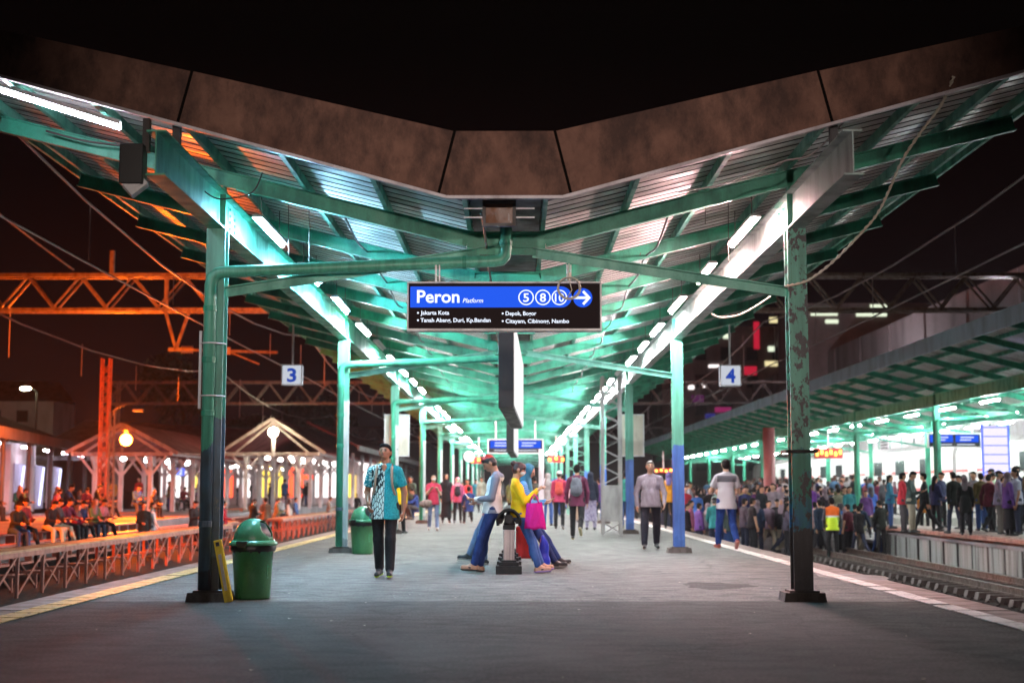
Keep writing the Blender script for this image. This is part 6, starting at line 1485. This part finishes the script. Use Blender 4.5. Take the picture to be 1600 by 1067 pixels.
# officer in hi vis vest
vest = base('hi_vis_vest', (.7, .75, .0), .7, emit=(.7, .8, 0), es=0.0); N, L = nodes(vest); tcn = N.new("ShaderNodeTexCoord"); sx_ = N.new("ShaderNodeSeparateXYZ"); L.new(tcn.outputs['Object'], sx_.inputs[0]); ab_ = N.new("ShaderNodeMath"); ab_.operation = 'ABSOLUTE'; L.new(sx_.outputs[0], ab_.inputs[0])
c = mixc(vest, gt(1.24, sx_.outputs[2]), (.62, .85, .02), (.95, .16, .01)); c = mixc(vest, gt(1.12, sx_.outputs[2]), c, c)
kk_ = mixc(vest, gt(1.19, sx_.outputs[2]), c, (.8, .8, .8)); c = mixc(vest, gt(1.24, sx_.outputs[2]), kk_, (.95, .16, .01)); c = mixc(vest, gt(.19, ab_.outputs[0]), c, (.03, .03, .04)); setc(vest, c)
me, J = person_mesh('person', dict(H=1.74, armL=(5, 12, 30, 5), armR=(5, 14, 20, 4)), MT(1, top=vest, low=blk), .016)
p = Vector((at(1300, 800, 41.2).x, 41.2, 0)); place('person', me, (p.x, p.y, GZ + .06), 176, 'officer in orange and yellow high visibility vest at the level crossing')
taken.append((p.x, p.y))
for k in range(112):
    s = spot(5.0, 11.4, 43.6, 52.5, .37)
    if s:
        z = GZ + .06 if s[1] < 46 else -.42
        cp(cm(), s[0], s[1], z, rc.choice((rc.uniform(-40, 40), rc.uniform(60, 130), rc.uniform(150, 210))), 'in the level crossing crowd', 'crowd crossing the tracks')
# people on the right platform near its edge
near = [(1412, 832, 'red', 0, 'person in red jacket carrying nothing at the left end of the right platform group', 90), (1425, 833, 'dark grey', 2, 'person in charcoal shirt and beige trousers beside the red jacket', 60), (1446, 831, 'black', 8, 'person in black jacket striding along the right platform edge', 250), (1463, 830, 'navy', 6, 'person in navy top behind the striding figure', 120), (1492, 834, 'black', 1, 'person in black sweater walking just right of the green column', 200), (1510, 836, 'black', 3, 'woman in black robe third from right column of the right platform', 160), (1535, 830, 'brown', 0, 'person in brown shirt on the right platform under the glowing panel', 180), (1550, 832, 'pink', 2, 'person in pink top and light bag under the glowing panel', 90), (1563, 836, 'grey', 5, 'person in grey shirt and cap beneath the glowing panel', 80), (1577, 838, 'purple', 4, 'woman in plum robe and scarf near the right frame edge', 100), (1590, 836, 'white', 7, 'big man in white shirt at the right frame edge', 270), (1392, 826, 'teal', 6, 'person in teal top at the end of the right platform', 70)]
for px, py, cn, mi_, lb, fc in near:
    p = on_z(px, py, 0); taken.append((p.x, p.y)); cp(CM_[mi_][0], p.x, p.y, .006, fc, '', 'people on the right platform', C_[cn], lb, rc.uniform(.9, .97))
for k in range(52):
    s = spot(12.2, 16.6, 31.5, 44.8, .44)
    if s: cp(cm(), s[0], s[1], .006, rc.uniform(0, 360), 'on the right platform', 'people on the right platform')
for k in range(38):
    s = spot(11.6, 17.0, 58.5, 80, .42)
    if s: cp(cm(), s[0], s[1], .006, rc.uniform(0, 360), 'on the platform beyond the crossing', 'people beyond the level crossing')
for k in range(8):
    s = spot(12.2, 17, 46, 56, .5)
    if s: cp(cm(), s[0], s[1], -.42, rc.uniform(60, 300), 'beside the right platform end', 'people in the gap beside the right platform')
# far end of our own platform
for k in range(24):
    s = spot(-4.0, 3.6, 49, 95, .6)
    if s: cp(cm(), s[0], s[1], .006, rc.choice((rc.uniform(-30, 30), rc.uniform(150, 210))), 'far along the central platform', 'people far along the central platform')
# left side: seated on the step rails
seat = [(8, 838, 'black', 0), (20, 840, 'maroon', 1), (62, 842, 'black', 0), (74, 842, 'dark grey', 1), (86, 843, 'maroon', 0), (104, 838, 'maroon', 2), (112, 838, 'navy', 1), (132, 834, 'olive', 2), (146, 834, 'pink', 1)]
for i, (px, py, cn, mi_) in enumerate(seat):
    X = -13.15; p = at_x(px, 800, X); z = -.45 + .006
    cp(SM_[mi_][0], X + .25, p.y, z, 62 + rc.uniform(-14, 14), '', 'people sitting along the left step rail', C_[cn], 'seated person in %s, %s from the left on the step rail' % (cn, ORD[i]))
for px, cn, Y, mi_, fc, lb in ((225, 'black', 44, 6, 30, 'dark figure beside the man with blue backpack, behind the orange bench'), (238, 'white', 44.5, 1, 110, 'man in white shirt walking behind the orange bench with a blue backpack'), (303, 'black', 47, 2, 60, 'dark seated looking figure just left of the near left column'), (350, 'red', 50, 6, 100, 'person in red jacket just right of the near left column'), (395, 'black', 55, 2, 140, 'person in black behind the green litter bin'), (415, 'brown', 58, 0, 200, 'person in brown coat above the litter bin'), (432, 'olive', 60, 2, 110, 'person in olive jacket right above the litter bin'), (452, 'white', 66, 3, 80, 'person in white right of the litter bin'), (462, 'blue', 68, 1, 80, 'person in blue behind the far trestle bench'), (514, 'grey', 72, 2, 100, 'person in grey leaning near the second left column')):
    x = at(px, 800, Y).x; cp(CM_[mi_][0], x, Y, GZ + .03 if Y < 58 else GZ + .03, fc, '', None, C_[cn], lb, 1.0)
    if cn == 'white' and Y == 44.5:
        pass
for k in range(16):
    s = spot(-19, -14.3, 48, 80, .7)
    if s: cp(rc.choice(SM_)[0], s[0], s[1], -.02 + .0, rc.uniform(20, 120), 'on the left platform', 'people sitting on the left platform')
for k in range(24):
    s = spot(-22, -10.5, 70, 104, .8)
    if s: cp(cm(), s[0], s[1], -.02 if s[0] < -13.8 else GZ + .03, rc.uniform(0, 360), 'beyond the left benches', 'people standing beyond the left benches')

# the rest of the crowd behind the first three hundred: one mass
LOW = [person_mesh('crowd_body', dict(s, face=False), dict(MT(1, top=cloth('mass_top_%d' % i, c), low=clow, sole=SHOE), skin=base('mass_skin', (.10, .05, .035), .6)), .05)[0] for i, (s, c) in enumerate(((PO[0], (.05, .05, .06)), (PO[5], (.35, .33, .34)), (PO[3], (.25, .06, .08)), (PO[7], (.05, .12, .22))))]
vs_, fs_, ms_, mats_ = [], [], [], []; off = 0
for i, me in enumerate(LOW):
    co = np.empty(len(me.vertices) * 3); me.vertices.foreach_get('co', co); co = co.reshape(-1, 3); fi = np.empty(len(me.polygons) * 4, dtype=np.int32); me.polygons.foreach_get('vertices', fi) if hasattr(me.polygons[0], 'vertices') and False else me.loops.foreach_get('vertex_index', fi)
    mm_ = np.empty(len(me.polygons), dtype=np.int32); me.polygons.foreach_get('material_index', mm_); base_i = len(mats_); mats_ += list(me.materials)
    for k in range(34):
        x, y, z = (rc.uniform(5.0, 11.4), rc.uniform(52, 66), -.42) if k % 3 == 0 else (rc.uniform(11.6, 16.5), rc.uniform(58.5, 92), .006)
        a = rc.uniform(0, 6.28); c_, s_ = math.cos(a), math.sin(a); sc = rc.uniform(.93, 1.04)
        q = np.stack([(co[:, 0] * c_ - co[:, 1] * s_) * sc + x, (co[:, 0] * s_ + co[:, 1] * c_) * sc + y, co[:, 2] * sc + z], 1)
        vs_.append(q); fs_.append(fi + off); ms_.append(mm_ + base_i); off += len(q)
VV = np.concatenate(vs_); FF = np.concatenate(fs_); MMi = np.concatenate(ms_)
me = bpy.data.meshes.new('crowd'); me.vertices.add(len(VV)); me.vertices.foreach_set('co', VV.astype(np.float32).ravel()); me.loops.add(len(FF)); me.loops.foreach_set('vertex_index', FF.astype(np.int32)); nf_ = len(FF) // 4
me.polygons.add(nf_); me.polygons.foreach_set('loop_start', np.arange(0, nf_ * 4, 4, dtype=np.int32)); me.polygons.foreach_set('loop_total', np.full(nf_, 4, dtype=np.int32))
for m_ in mats_: me.materials.append(m_)
me.polygons.foreach_set('material_index', MMi.astype(np.int32)); me.polygons.foreach_set('use_smooth', np.ones(nf_, dtype=bool)); me.update(); me.validate()
o = bpy.data.objects.new('distant_crowd', me); COL.objects.link(o); tag(o, 'mass of people far behind the level crossing', 'crowd', kind='stuff')

# ------------------------------------------------------------------ humid night air
hz = MB(); hz.box((0, 85, 6.4), (90, 230, 15.2)); o = hz.build('haze', None or base('haze_air', (1, 1, 1))); o['kind'] = 'stuff'
m = MATS['haze_air']; N, L = nodes(m); N.clear(); mo = N.new("ShaderNodeOutputMaterial"); pv = N.new("ShaderNodeVolumePrincipled")
pv.inputs['Color'].default_value = (.9, .9, .9, 1); pv.inputs['Density'].default_value = .00025; L.new(pv.outputs[0], mo.inputs['Volume'])
